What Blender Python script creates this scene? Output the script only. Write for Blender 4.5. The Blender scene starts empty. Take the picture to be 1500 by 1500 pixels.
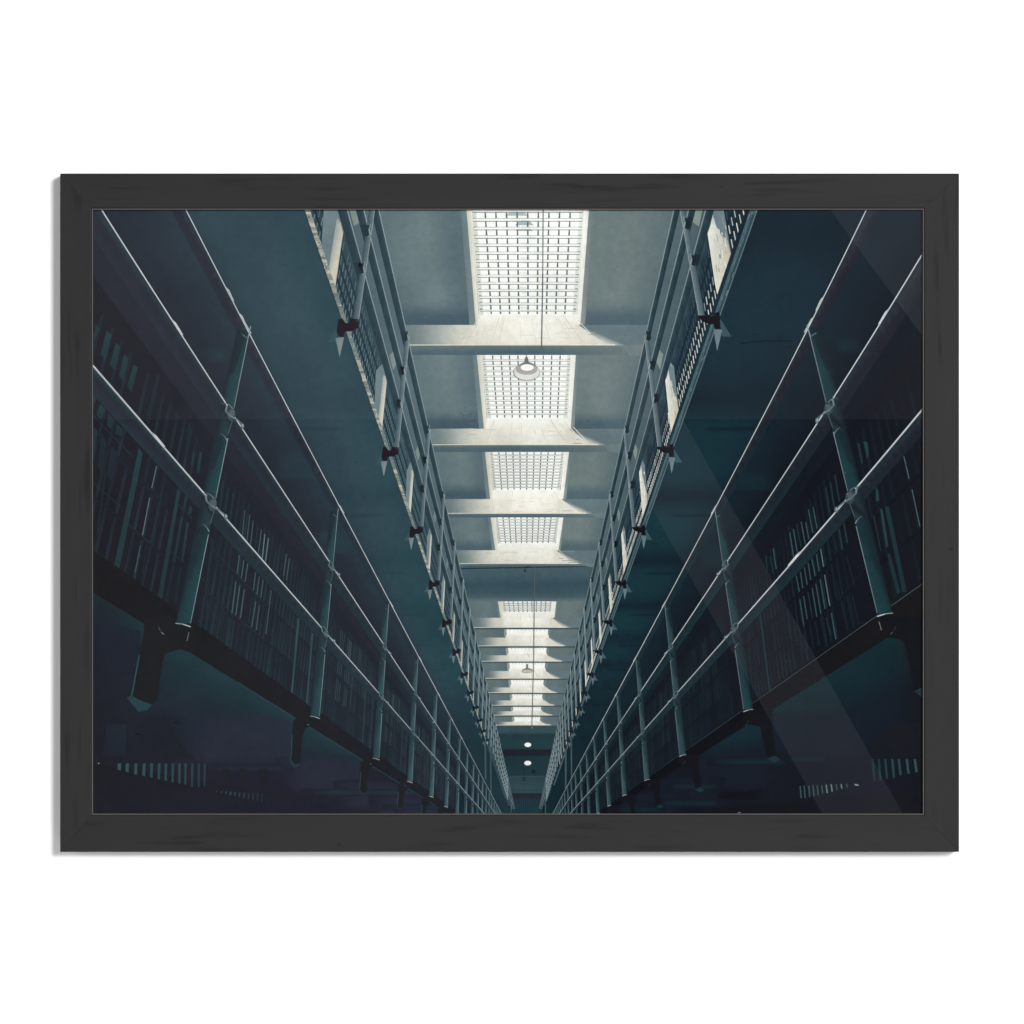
# A black wooden picture frame with a glazed photographic print (a cell block seen
# from below) hanging on a white wall.  The print is a flat sheet: its picture is
# printed ink, laid on the paper as flat inlays a few microns thick.
import bpy, bmesh, math, random
random.seed(7)
sc = bpy.context.scene
C = sc.collection

# ------------------------------------------------------------------ units
S = 0.0006                       # metres per measured unit of the picture
D_CAM = 5.0
Y_FACE = -0.024                  # front of the frame
Y_PRINT = -0.0195                # face of the paper
INK = 4.5e-6                       # thickness of one printed pass
GAIN = 1.40                      # light falling on the picture

def lin1(v):
    v = max(0.0, min(255.0, v)) / 255.0
    return v / 12.92 if v <= 0.04045 else ((v + 0.055) / 1.055) ** 2.4
def ink(c):
    return tuple(lin1(v) / GAIN for v in c) + (1.0,)
def lerp(a, b, t):
    return tuple(p + (q - p) * t for p, q in zip(a, b))
def sm(t):
    t = max(0.0, min(1.0, t)); return t * t * (3 - 2 * t)
def ramp(stops, t):
    if t <= stops[0][0]: return stops[0][1]
    for (a, ca), (b, cb) in zip(stops, stops[1:]):
        if t <= b: return lerp(ca, cb, (t - a) / (b - a))
    return stops[-1][1]

# ------------------------------------------------------------------ materials
def principled(name):
    m = bpy.data.materials.new(name); m.use_nodes = True
    nt = m.node_tree; b = nt.nodes['Principled BSDF']
    return m, nt, b

def make_ink_material():
    m, nt, b = principled('photographic_ink')
    at = nt.nodes.new('ShaderNodeAttribute'); at.attribute_name = 'ink'
    tc = nt.nodes.new('ShaderNodeTexCoord')
    fac = None
    for scale, amt, det in ((22.0, 0.11, 4), (160.0, 0.07, 3), (1100.0, 0.045, 1)):
        n = nt.nodes.new('ShaderNodeTexNoise'); n.inputs['Scale'].default_value = scale
        n.inputs['Detail'].default_value = det
        nt.links.new(tc.outputs['Object'], n.inputs['Vector'])
        mr = nt.nodes.new('ShaderNodeMapRange')
        mr.inputs['From Min'].default_value = 0.25; mr.inputs['From Max'].default_value = 0.75
        mr.inputs['To Min'].default_value = 1 - amt; mr.inputs['To Max'].default_value = 1 + amt
        nt.links.new(n.outputs['Fac'], mr.inputs['Value'])
        if fac is None: fac = mr.outputs['Result']
        else:
            mu = nt.nodes.new('ShaderNodeMath'); mu.operation = 'MULTIPLY'
            nt.links.new(fac, mu.inputs[0]); nt.links.new(mr.outputs['Result'], mu.inputs[1]); fac = mu.outputs[0]
    vm = nt.nodes.new('ShaderNodeVectorMath'); vm.operation = 'SCALE'
    nt.links.new(at.outputs['Color'], vm.inputs[0]); nt.links.new(fac, vm.inputs['Scale'])
    nt.links.new(vm.outputs[0], b.inputs['Base Color'])
    b.inputs['Roughness'].default_value = 0.7
    b.inputs['Specular IOR Level'].default_value = 0.0
    return m
M_INK = make_ink_material()

def make_wood(name, along_x):
    m, nt, b = principled(name)
    tc = nt.nodes.new('ShaderNodeTexCoord')
    def noise(sc_along, sc_across, det, off):
        mp = nt.nodes.new('ShaderNodeMapping')
        mp.inputs['Scale'].default_value = (sc_along, 12, sc_across) if along_x else (sc_across, 12, sc_along)
        mp.inputs['Location'].default_value = (off, off * .7, off * 1.3)
        n = nt.nodes.new('ShaderNodeTexNoise'); n.inputs['Scale'].default_value = 1.0; n.inputs['Detail'].default_value = det
        nt.links.new(tc.outputs['Object'], mp.inputs['Vector']); nt.links.new(mp.outputs[0], n.inputs['Vector'])
        return n.outputs['Fac']
    def rng(v, a, c, lo, hi):
        mr = nt.nodes.new('ShaderNodeMapRange')
        for k, x in zip(('From Min', 'From Max', 'To Min', 'To Max'), (a, c, lo, hi)): mr.inputs[k].default_value = x
        nt.links.new(v, mr.inputs['Value']); return mr.outputs['Result']
    def mul(a, c):
        mu = nt.nodes.new('ShaderNodeMath'); mu.operation = 'MULTIPLY'
        nt.links.new(a, mu.inputs[0]); nt.links.new(c, mu.inputs[1]); return mu.outputs[0]
    broad = rng(noise(2.2, 26, 3, 3.1), .3, .7, .93, 1.08)
    streak = rng(noise(12, 170, 3, 7.7), .52, .68, 1.0, .62)
    gate = rng(noise(9, 45, 2, 1.9), .46, .58, 0.0, 1.0)
    mixs = nt.nodes.new('ShaderNodeMix'); mixs.data_type = 'FLOAT'
    mixs.inputs['A'].default_value = 1.0
    nt.links.new(gate, mixs.inputs['Factor']); nt.links.new(streak, mixs.inputs['B'])
    fine = rng(noise(60, 700, 2, 5.3), .3, .7, .96, 1.04)
    f = mul(mul(broad, mixs.outputs[0]), fine)
    vm = nt.nodes.new('ShaderNodeVectorMath'); vm.operation = 'SCALE'
    vm.inputs[0].default_value = (0.0138, 0.0138, 0.0138)
    nt.links.new(f, vm.inputs['Scale']); nt.links.new(vm.outputs[0], b.inputs['Base Color'])
    b.inputs['Roughness'].default_value = 0.62
    b.inputs['Specular IOR Level'].default_value = 0.08
    bp = nt.nodes.new('ShaderNodeBump'); bp.inputs['Strength'].default_value = 0.12; bp.inputs['Distance'].default_value = 0.0006
    nt.links.new(f, bp.inputs['Height']); nt.links.new(bp.outputs[0], b.inputs['Normal'])
    return m
M_WOODX = make_wood('black_stained_wood_across', True)
M_WOODZ = make_wood('black_stained_wood_upright', False)

def make_plain(name, col, rough, var, scale, spec=0.2):
    m, nt, b = principled(name)
    tc = nt.nodes.new('ShaderNodeTexCoord')
    n = nt.nodes.new('ShaderNodeTexNoise'); n.inputs['Scale'].default_value = scale; n.inputs['Detail'].default_value = 5
    nt.links.new(tc.outputs['Object'], n.inputs['Vector'])
    mr = nt.nodes.new('ShaderNodeMapRange')
    mr.inputs['To Min'].default_value = 1 - var; mr.inputs['To Max'].default_value = 1 + var
    nt.links.new(n.outputs['Fac'], mr.inputs['Value'])
    vm = nt.nodes.new('ShaderNodeVectorMath'); vm.operation = 'SCALE'; vm.inputs[0].default_value = col
    nt.links.new(mr.outputs['Result'], vm.inputs['Scale']); nt.links.new(vm.outputs[0], b.inputs['Base Color'])
    b.inputs['Roughness'].default_value = rough; b.inputs['Specular IOR Level'].default_value = spec
    return m
M_WALL = make_plain('white_wall_paint', (.80, .80, .80), .9, .01, 40, 0.0)
M_LIP = make_plain('lip_caught_light', (.062, .058, .056), .6, .12, 90, 0.1)  # paler than the mouldings: light caught by the chamfer, put into the colour
M_BOARD = make_plain('grey_backing_board', (.25, .23, .2), .9, .08, 60, 0.1)
M_PAPER = make_plain('photo_paper', (.78, .78, .77), .6, .01, 80, 0.0)

def make_glass():
    m = bpy.data.materials.new('picture_glass'); m.use_nodes = True
    nt = m.node_tree; nt.nodes.clear()
    o = nt.nodes.new('ShaderNodeOutputMaterial'); mx = nt.nodes.new('ShaderNodeMixShader')
    fr = nt.nodes.new('ShaderNodeFresnel'); fr.inputs['IOR'].default_value = 1.45
    t = nt.nodes.new('ShaderNodeBsdfTransparent'); g = nt.nodes.new('ShaderNodeBsdfGlossy')
    g.inputs['Roughness'].default_value = 0.0
    nt.links.new(fr.outputs[0], mx.inputs[0]); nt.links.new(t.outputs[0], mx.inputs[1]); nt.links.new(g.outputs[0], mx.inputs[2])
    nt.links.new(mx.outputs[0], o.inputs[0])
    return m
M_GLASS = make_glass()

# ------------------------------------------------------------------ helpers
def wx(px): return (px - 750.0) * S
def wz(py): return (750.0 - py) * S
K_PRINT = (D_CAM + (Y_PRINT - Y_FACE)) / D_CAM      # the paper sits a little deeper than the frame face

def link(o, parent=None):
    C.objects.link(o)
    if parent is not None: o.parent = parent
    return o
def mesh_obj(name, verts, faces, mat, parent=None):
    me = bpy.data.meshes.new(name); me.from_pydata(verts, [], faces); me.update()
    me.materials.append(mat)
    return link(bpy.data.objects.new(name, me), parent)
def box_mesh(x0, x1, y0, y1, z0, z1):
    v = [(x0,y0,z0),(x1,y0,z0),(x1,y1,z0),(x0,y1,z0),(x0,y0,z1),(x1,y0,z1),(x1,y1,z1),(x0,y1,z1)]
    f = [(0,3,2,1),(4,5,6,7),(0,1,5,4),(1,2,6,5),(2,3,7,6),(3,0,4,7)]
    return v, f

# ------------------------------------------------------------------ wall and frame
wall = mesh_obj('wall', *box_mesh(-6, 6, 0.0, 0.12, -4, 4), M_WALL)
wall['kind'] = 'structure'; wall['label'] = 'plain white wall behind the black framed picture'; wall['category'] = 'wall'

root = bpy.data.objects.new('framed_picture', None); C.objects.link(root)
root.location = (wx(746.5), 0.0, wz(1248))
root['label'] = 'black wooden frame with a glazed dark teal prison photo hanging on the white wall'
root['category'] = 'framed picture'
OFF = root.location.copy()
def under_root(o):
    o.matrix_parent_inverse.identity(); o.location = -OFF
    return o

OX0, OX1, OY0, OY1 = 88, 1405, 254, 1248       # outside of the frame
IX0, IX1, IY0, IY1 = 134.5, 1353.5, 305.5, 1193.5   # opening
def moulding(name, side, mat):
    # profile: (t, depth) with t = 0 outside edge .. 1 opening edge
    prof = [(0, -0.0006), (0, Y_FACE + .0010), (.018, Y_FACE + .0002), (.035, Y_FACE), (.955, Y_FACE), (.985, Y_FACE + .0003), (1, Y_FACE + .0012), (1, -0.0006)]
    ends = {'top': ((OX0,OY0),(OX1,OY0),(IX0,IY0),(IX1,IY0)), 'bottom': ((OX0,OY1),(OX1,OY1),(IX0,IY1),(IX1,IY1)),
            'left': ((OX0,OY0),(OX0,OY1),(IX0,IY0),(IX0,IY1)), 'right': ((OX1,OY0),(OX1,OY1),(IX1,IY0),(IX1,IY1))}[side]
    v = []; n = len(prof)
    for e in (0, 1):
        o, i = ends[e], ends[2 + e]
        g = 0.12 * (1 if e == 0 else -1)          # hairline at the mitre
        for t, y in prof:
            px, py = o[0] + (i[0]-o[0]) * t, o[1] + (i[1]-o[1]) * t
            if side in ('top', 'bottom'): px += g
            else: py += g
            v.append((wx(px), y, wz(py)))
    f = [(a, (a+1) % n, n + (a+1) % n, n + a) for a in range(n)] + [tuple(range(n)), tuple(range(2*n-1, n-1, -1))]
    o = under_root(mesh_obj(name, v, f, mat, root))
    bm = bmesh.new(); bm.from_mesh(o.data); bmesh.ops.recalc_face_normals(bm, faces=bm.faces); bm.to_mesh(o.data); bm.free()
    return o
moulding('frame_moulding', 'top', M_WOODX)['label'] = 'top moulding of the black frame'
moulding('frame_moulding', 'bottom', M_WOODX)['label'] = 'bottom moulding of the black frame with a small knot'
moulding('frame_moulding', 'left', M_WOODZ)['label'] = 'left upright of the black frame'
moulding('frame_moulding', 'right', M_WOODZ)['label'] = 'right upright of the black frame with a small knot'

def ring(name, x0, x1, y0, y1, w, yf, yb, mat):
    v = []
    for (a, b, c, d) in ((x0, x1, y0, y1), (x0+w, x1-w, y0+w, y1-w)):
        for y in (yf, yb):
            v += [(wx(a), y, wz(c)), (wx(b), y, wz(c)), (wx(b), y, wz(d)), (wx(a), y, wz(d))]
    f = []
    for k in range(4):
        j = (k+1) % 4
        f += [(k, j, 8+j, 8+k), (4+k, 12+k, 12+j, 4+j), (k, 4+k, 4+j, j), (8+k, 8+j, 12+j, 12+k)]
    return under_root(mesh_obj(name, v, f, mat, root))
ring('frame_lip', IX0+.15, IX1-.15, IY0+.15, IY1-.15, 1.3, Y_FACE + .0005, Y_PRINT - .0001, M_LIP)
under_root(mesh_obj('backing_board', *box_mesh(wx(IX0+.6), wx(IX1-.6), Y_PRINT + .0012, -0.002, wz(IY1-.6), wz(IY0+.6)), M_BOARD, root))
glass = under_root(mesh_obj('glass_pane', *box_mesh(wx(IX0+2), wx(IX1-2), -0.0232, -0.0220, wz(IY1-2), wz(IY0+2)), M_GLASS, root))
# small knots in the wood
def knot(px, py, r, parent_side):
    n = 14; v = [(wx(px), Y_FACE - .00004, wz(py))]
    for i in range(n):
        a = 2*math.pi*i/n; rr = r * random.uniform(.7, 1.2)
        v.append((wx(px + rr*1.3*math.cos(a)), Y_FACE - .00002, wz(py + rr*math.sin(a))))
    return v, [(0, 1 + (i+1) % n, 1 + i) for i in range(n)]
M_KNOT = make_plain('dark_wood_knot', (.012, .012, .012), .7, .2, 300, 0.05)
for kx, ky, kr in ((257.5, 1236, 3.0), (496, 1237, 2.6), (1393.5, 804, 3.0), (1058, 273, 1.8)):
    v, f = knot(kx, ky, kr, None)
    under_root(mesh_obj('wood_knot', v, f, M_KNOT, root))

# ------------------------------------------------------------------ the print
PX0, PX1, PY0, PY1 = 134.9, 1353.1, 305.9, 1193.1
paper = under_root(mesh_obj('photo_print', *box_mesh(wx(PX0), wx(PX1), Y_PRINT, Y_PRINT + .0011, wz(PY1), wz(PY0)), M_PAPER, root))
paper['label'] = 'dark teal photo print looking up between two tiers of prison cells'

LAYER = [1]; TOPL = [1]
def again(base):                                       # marks that do not overlap share the same passes
    TOPL[0] = max(TOPL[0], LAYER[0]); LAYER[0] = base
def done(): LAYER[0] = max(TOPL[0], LAYER[0]); TOPL[0] = LAYER[0]
def both(fn):
    b = LAYER[0]; fn(-1); again(b); fn(1); done()
def clip_half(pts, ax, lim, keep_less):
    out = []; n = len(pts)
    for i in range(n):
        a, b = pts[i], pts[(i+1) % n]
        ia = (a[ax] <= lim) if keep_less else (a[ax] >= lim)
        ib = (b[ax] <= lim) if keep_less else (b[ax] >= lim)
        if ia: out.append(a)
        if ia != ib:
            t = (lim - a[ax]) / (b[ax] - a[ax])
            out.append(tuple(p + (q-p)*t for p, q in zip(a, b)))
    return out
def clip_rect(pts, x0=PX0+.6, x1=PX1-.6, y0=PY0+.6, y1=PY1-.6):
    for ax, lim, kl in ((0, x0, False), (0, x1, True), (1, y0, False), (1, y1, True)):
        if len(pts) < 3: return []
        pts = clip_half(pts, ax, lim, kl)
    return pts if len(pts) >= 3 else []

class Ink:
    """flat printed shapes; every pass lies one ink film above the last"""
    def __init__(self): self.v = []; self.f = []; self.c = []; self.n = 0
    def lift(self): LAYER[0] += 1; return self
    def _add(self, pts, cols, sub=0.0):
        a = 0.0
        for i in range(len(pts)):
            p, q = pts[i], pts[(i+1) % len(pts)]; a += p[0]*q[1] - q[0]*p[1]
        if abs(a) < 1e-3: return
        if a > 0: pts = pts[::-1]; cols = cols[::-1]
        b = len(self.v)
        y = Y_PRINT - INK * (LAYER[0] + sub)
        for p in pts: self.v.append((wx(p[0]) * K_PRINT, y, wz(p[1]) * K_PRINT))
        self.c += cols
        self.f.append(tuple(range(b, b + len(pts))))
    def poly(self, pts, col):
        """flat colour, or one colour per vertex"""
        if isinstance(col[0], (tuple, list)):
            ext = [tuple(p) + tuple(c) for p, c in zip(pts, col)]
        else:
            ext = [tuple(p) + tuple(col) for p in pts]
        ext = clip_rect(ext)
        self.n += 1                                       # neighbouring marks never share one plane
        if ext: self._add([e[:2] for e in ext], [ink(e[2:]) for e in ext], .09 + .09 * (self.n % 10))
        return self
    def field(self, pts, fn, step=14.0):
        """convex shape filled with a smooth tone"""
        pts = clip_rect([tuple(p) for p in pts])
        if not pts: return self
        xa, xb = min(p[0] for p in pts), max(p[0] for p in pts)
        nx = max(1, int(math.ceil((xb - xa) / step)))
        for i in range(nx):
            a = clip_half(pts, 0, xa + (xb-xa)*i/nx, False)
            if len(a) < 3: continue
            a = clip_half(a, 0, xa + (xb-xa)*(i+1)/nx, True)
            if len(a) < 3: continue
            ya, yb = min(p[1] for p in a), max(p[1] for p in a)
            ny = max(1, int(math.ceil((yb - ya) / step)))
            for j in range(ny):
                q = clip_half(a, 1, ya + (yb-ya)*j/ny, False)
                if len(q) < 3: continue
                q = clip_half(q, 1, ya + (yb-ya)*(j+1)/ny, True)
                if len(q) < 3: continue
                self._add(q, [ink(fn(x, y)) for x, y in q])
        return self
    def line(self, p, q, w0, c0, w1=None, c1=None):
        w1 = w0 if w1 is None else w1; c1 = c0 if c1 is None else c1
        dx, dy = q[0]-p[0], q[1]-p[1]; L = math.hypot(dx, dy)
        if L < 1e-6: return self
        nx, ny = -dy/L/2, dx/L/2
        return self.poly([(p[0]+nx*w0, p[1]+ny*w0), (q[0]+nx*w1, q[1]+ny*w1), (q[0]-nx*w1, q[1]-ny*w1), (p[0]-nx*w0, p[1]-ny*w0)], [c0, c1, c1, c0])
    def pline(self, pts, w, c):
        for a, b in zip(pts, pts[1:]): self.line(a, b, w, c)
        return self
    def ell(self, cx, cy, rx, ry, c, n=26, a0=0, a1=360):
        return self.poly([(cx + rx*math.cos(math.radians(a0 + (a1-a0)*i/n)), cy + ry*math.sin(math.radians(a0 + (a1-a0)*i/n))) for i in range(n if a1-a0 == 360 else n+1)], c)
    def make(self, name, label=None):
        if not self.f: return None
        me = bpy.data.meshes.new(name); me.from_pydata(self.v, [], self.f); me.update()
        at = me.color_attributes.new('ink', 'FLOAT_COLOR', 'POINT')
        at.data.foreach_set('color', [x for c in self.c for x in c])
        me.materials.append(M_INK)
        o = link(bpy.data.objects.new(name, me), paper)
        if label: o['label'] = label
        LAYER[0] += 1
        return o

# perspective of the photograph: long edges meet at (VX, VY)
VX, VY, F, CO, SI = 772.0, 1263.0, 1026.0, 0.8944, 0.4472
def on(s, k, y): return (VX + s*k*(VY-y), y)          # point on the long edge of slope k
def shift(p, X, dz):                                   # the same point dz bays further along the block
    s = -1 if p[0] < VX else 1
    dx = abs(p[0]-VX); h = VY - p[1]
    zc = F*X/dx; Y = X*CO*h/dx
    zc2 = zc + CO*dz
    if zc2 < .05: return None
    return (VX + s*F*X/zc2, VY - F*Y/CO/zc2)
def sh(pts, X, dz):
    r = [shift(p, X, dz) for p in pts]
    return None if any(q is None for q in r) else r
def carry(pts, anchor, X, dz):                         # a small fitting repeated further along, same shape but smaller
    q = shift(anchor, X, dz); k = (VY-q[1])/(VY-anchor[1])
    return [(q[0] + (x-anchor[0])*k, q[1] + (y-anchor[1])*k) for x, y in pts]
TOP, BOT = 300, 1200
def wedge(s, ka, kb, y0=TOP, y1=BOT):
    y1 = min(y1, VY - 1)
    return [on(s, ka, y0), on(s, kb, y0), on(s, kb, y1), on(s, ka, y1)]

# ---- ground tone of the whole sheet
def tone_ground(x, y):
    if x < VX:
        c = ramp([(0, (36, 37, 44)), (1, (33, 40, 50))], (x-135)/600)
    else:
        c = ramp([(0, (20, 32, 42)), (1, (25, 27, 34))], (x-VX)/580)
    return c
I = Ink()
I.field([(PX0, PY0), (PX1, PY0), (PX1, PY1), (PX0, PY1)], tone_ground, 20)
I.make('printed_shadow', 'dark printed background tone of the photo')

# ---- ceiling
def tone_ceiling(x, y):
    h = max(1, VY-y); k = (x-VX)/h
    c = ramp([(-.24, (88, 110, 118)), (-.16, (102, 122, 129)), (-.115, (84, 106, 117)), (0, (96, 118, 124)),
              (.115, (100, 120, 124)), (.17, (104, 121, 126)), (.24, (82, 104, 112))], k)
    c = lerp(c, (88, 106, 112), sm((y-760)/250)*.6)
    return (c[0]*1.09, c[1]*1.05, c[2]*1.01)
I = Ink(); I.field([on(-1, .30, TOP), on(1, .30, TOP), on(1, .30, 1066), on(-1, .30, 1066)], tone_ceiling, 10)
I.lift()
# soft darker strip where each ceiling panel meets the next beam, and edges of the panels
for y0, y1, a in ((440, 476, 1), (600, 628, 1), (706, 731, .9), (788, 806, .8)):
    for s, kk in ((-1, (.10, .235)), (1, (.098, .235))):
        def fn(x, y, y0=y0, y1=y1, a=a):
            return lerp(tone_ceiling(x, y), (72, 93, 104) if x < VX else (78, 99, 108), sm((y-y0)/(y1-y0)*1.3)*a)
        I.field([on(s, kk[0], y0), on(s, kk[1], y0), on(s, kk[1], y1), on(s, kk[0], y1)], fn, 6)
I.lift()
for i in range(46):                                    # flaking paint and stains
    x, y = random.choice(((random.gauss(690, 5), random.gauss(610, 8)), (random.gauss(688, 9), random.gauss(606, 7)),
                          (random.uniform(640, 900), random.uniform(320, 800)), (random.gauss(868, 14), random.gauss(620, 3))))
    r = random.uniform(.3, 1.0)
    I.ell(x, y, r*1.3, r, (60, 76, 84), 7)
for i in range(60):                                    # faint board marks on the plaster
    y = random.uniform(315, 470); k = random.uniform(.13, .21)*random.choice((-1, -1, 1)); h = VY-y
    x = VX + k*h; I.line((x-random.uniform(3, 10), y), (x+random.uniform(3, 10), y+random.uniform(-.6, .6)), .7, lerp(tone_ceiling(x, y), (70, 90, 100), .22))
I.make('printed_ceiling', 'grey blue plaster ceiling in the photo')

# ---- the wide dark ceiling panel in the middle of the block
I = Ink()
I.field([on(-1, .25, 829), on(1, .25, 829), on(1, .25, 881), on(-1, .25, 881)],
        lambda x, y: ramp([(0, (74, 95, 104)), (.35, (68, 92, 102)), (.42, (56, 80, 91)), (.85, (64, 87, 96)), (.93, (88, 106, 112)), (1, (100, 116, 120))], (y-829)/52), 7)
I.lift().line((669, 833), (869, 829.5), 1.6, (36, 54, 60)).line((768, 832), (776, 829), 2, (30, 40, 46)).ell(769, 836, 1.6, 1.6, (30, 40, 46), 8)
I.make('printed_ceiling_panel', 'dark ceiling panel between the skylights')

# ---- skylights and beams ------------------------------------------------
# glazing: y_top, y_bottom, xl_top, xr_top, xl_bot, xr_bot, rows, bars
SKY = [(296, 461, 689, 857, 702, 845, 14.6, 10), (520, 613, 705, 837, 714, 831, 13, 10), (662, 718, 717, 827, 723, 820, 12, 10),
       (757, 796, 725, 819, 730.5, 813, 10, 10), (881, 897, 736, 808.5, 738.5, 807, 6, 10)]
FAR = [(922, 930), (949, 957), (971, 979), (996, 1003), (1017, 1023), (1035.5, 1040), (1050, 1056)]
BEAM = [(461, 476, 506, 520), (613, 628, 652, 662), (718, 731, 752.5, 758), (796, 806, 826, 829.5), (897, 905, 919.5, 922), (930, 934, 946.5, 949),
        (957, 960, 969, 971), (979, 983, 994, 996), (1003, 1007, 1015, 1017), (1023, 1026, 1033.5, 1035.5), (1040, 1042, 1048, 1050), (1056, 1057.5, 1062.5, 1064)]

def skylight(yt, yb, xlt, xrt, xlb, xrb, rows, bars):
    I = Ink()
    # reveal strips at the sides: grey outer face, white inner face
    yr = yb + (yb - max(yt, 300))*.0 + (15 if yb < 500 else 15 if yb < 620 else 13 if yb < 720 else 10 if yb < 800 else 8)
    d = .0135*(VY-yb)
    I.poly([(xlt-4-d, yt), (xlt-4, yt), (xlb-3.5, yr), (xlb-3.5-d*1.0, yr)], [(104, 124, 130), (118, 134, 136), (124, 138, 138), (112, 130, 134)])
    I.poly([(xrt+4, yt), (xrt+4+d*.75, yt), (xrb+3.5+d*.8, yr-1), (xrb+3.5, yr)], [(120, 136, 136), (108, 124, 128), (128, 138, 136), (150, 158, 152)])
    I.poly([(xlt-6.5, yt), (xlt, yt), (xlb+.5, yr), (xlb-5, yr)], [(206, 206, 192), (224, 222, 208), (238, 236, 224), (216, 214, 198)])
    I.poly([(xrt, yt), (xrt+6.5, yt), (xrb+5, yr), (xrb-.5, yr)], [(244, 246, 238), (234, 234, 224), (236, 236, 226), (248, 248, 240)])
    I.lift().poly([(xlt, yt), (xrt, yt), (xrb, yb), (xlb, yb)], (250, 252, 247))
    I.lift()
    if yb < 500:                                       # the roof structure seen through the first skylight
        for (x, y, w, hh, c) in ((757, 313, 36, 6, (176, 188, 190)), (768, 326, 28, 8, (168, 182, 186)), (768, 336, 26, 5, (184, 194, 196)), (770, 347, 30, 4, (170, 180, 180))):
            I.poly([(x-w/2, y+hh/2), (x-w*.3, y-hh*.2), (x, y-hh/2), (x+w*.3, y-hh*.2), (x+w/2, y+hh/2)], c)
        for i in range(14): I.line((764+random.uniform(-4, 4), 356+i*7.3), (774+random.uniform(-3, 3), 356+i*7.3), 2.2, (226, 230, 226))
    def P(u, t):                                       # u across, t down
        xl, xr = xlt + (xlb-xlt)*t, xrt + (xrb-xrt)*t
        return (xl + (xr-xl)*u, yt + (yb-yt)*t)
    def rt(i):                                         # rows close up with distance
        a = i/rows; g = (VY-yb)/(VY-yt)
        return a/(a + (1-a)*g) if True else a
    gw = (xrb-xlb)/140.0
    side = (150, 160, 154)
    I.lift()
    I.poly([P(0.004, 0), P(.045, 0), P(.045, 1), P(.004, 1)], (214, 218, 208)); I.poly([P(.955, 0), P(.994, 0), P(.994, 1), P(.955, 1)], (222, 226, 216))
    I.lift()
    vis = int(rows)
    for b in range(1, bars):
        u = .03 + .94*b/bars
        for r in range(vis+1):
            t0, t1 = rt(r), min(1.0, rt(r+1))
            if t0 >= 1: break
            c = lerp((86, 99, 100), (120, 131, 127), random.random()*.6)
            p, q = P(u, t0 + (t1-t0)*.06), P(u, t0 + (t1-t0)*.80)
            I.line(p, q, 1.9*max(.72, gw), c, 2.6*max(.72, gw))
    for r in range(vis+1):
        t = rt(r)
        if 0 < t < 1:
            for sx in (.022, .978):
                p = P(sx, t); I.ell(p[0], p[1]-1.5*gw, 2.4*gw, 2.2*gw, (150, 160, 152), 8)
    I.lift()
    for r in range(0, vis+2):
        t = rt(r)
        if not 0 < t < 1: continue
        p, q = P(.012, t), P(.988, t)
        hgt = (P(0, min(1, rt(r+1)))[1] - p[1])
        I.line((p[0], p[1]-hgt*.20), (q[0], q[1]-hgt*.20), max(.6, hgt*.07), (160, 167, 160))
        I.line((p[0], p[1]-hgt*.05), (q[0], q[1]-hgt*.05), max(.7, hgt*.17), (244, 246, 240))
        I.line((p[0], p[1]+hgt*.13), (q[0], q[1]+hgt*.13), max(.75, hgt*.10), (124, 134, 131))
    return I.make('printed_skylight', 'bright barred skylight in the photo')

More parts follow.
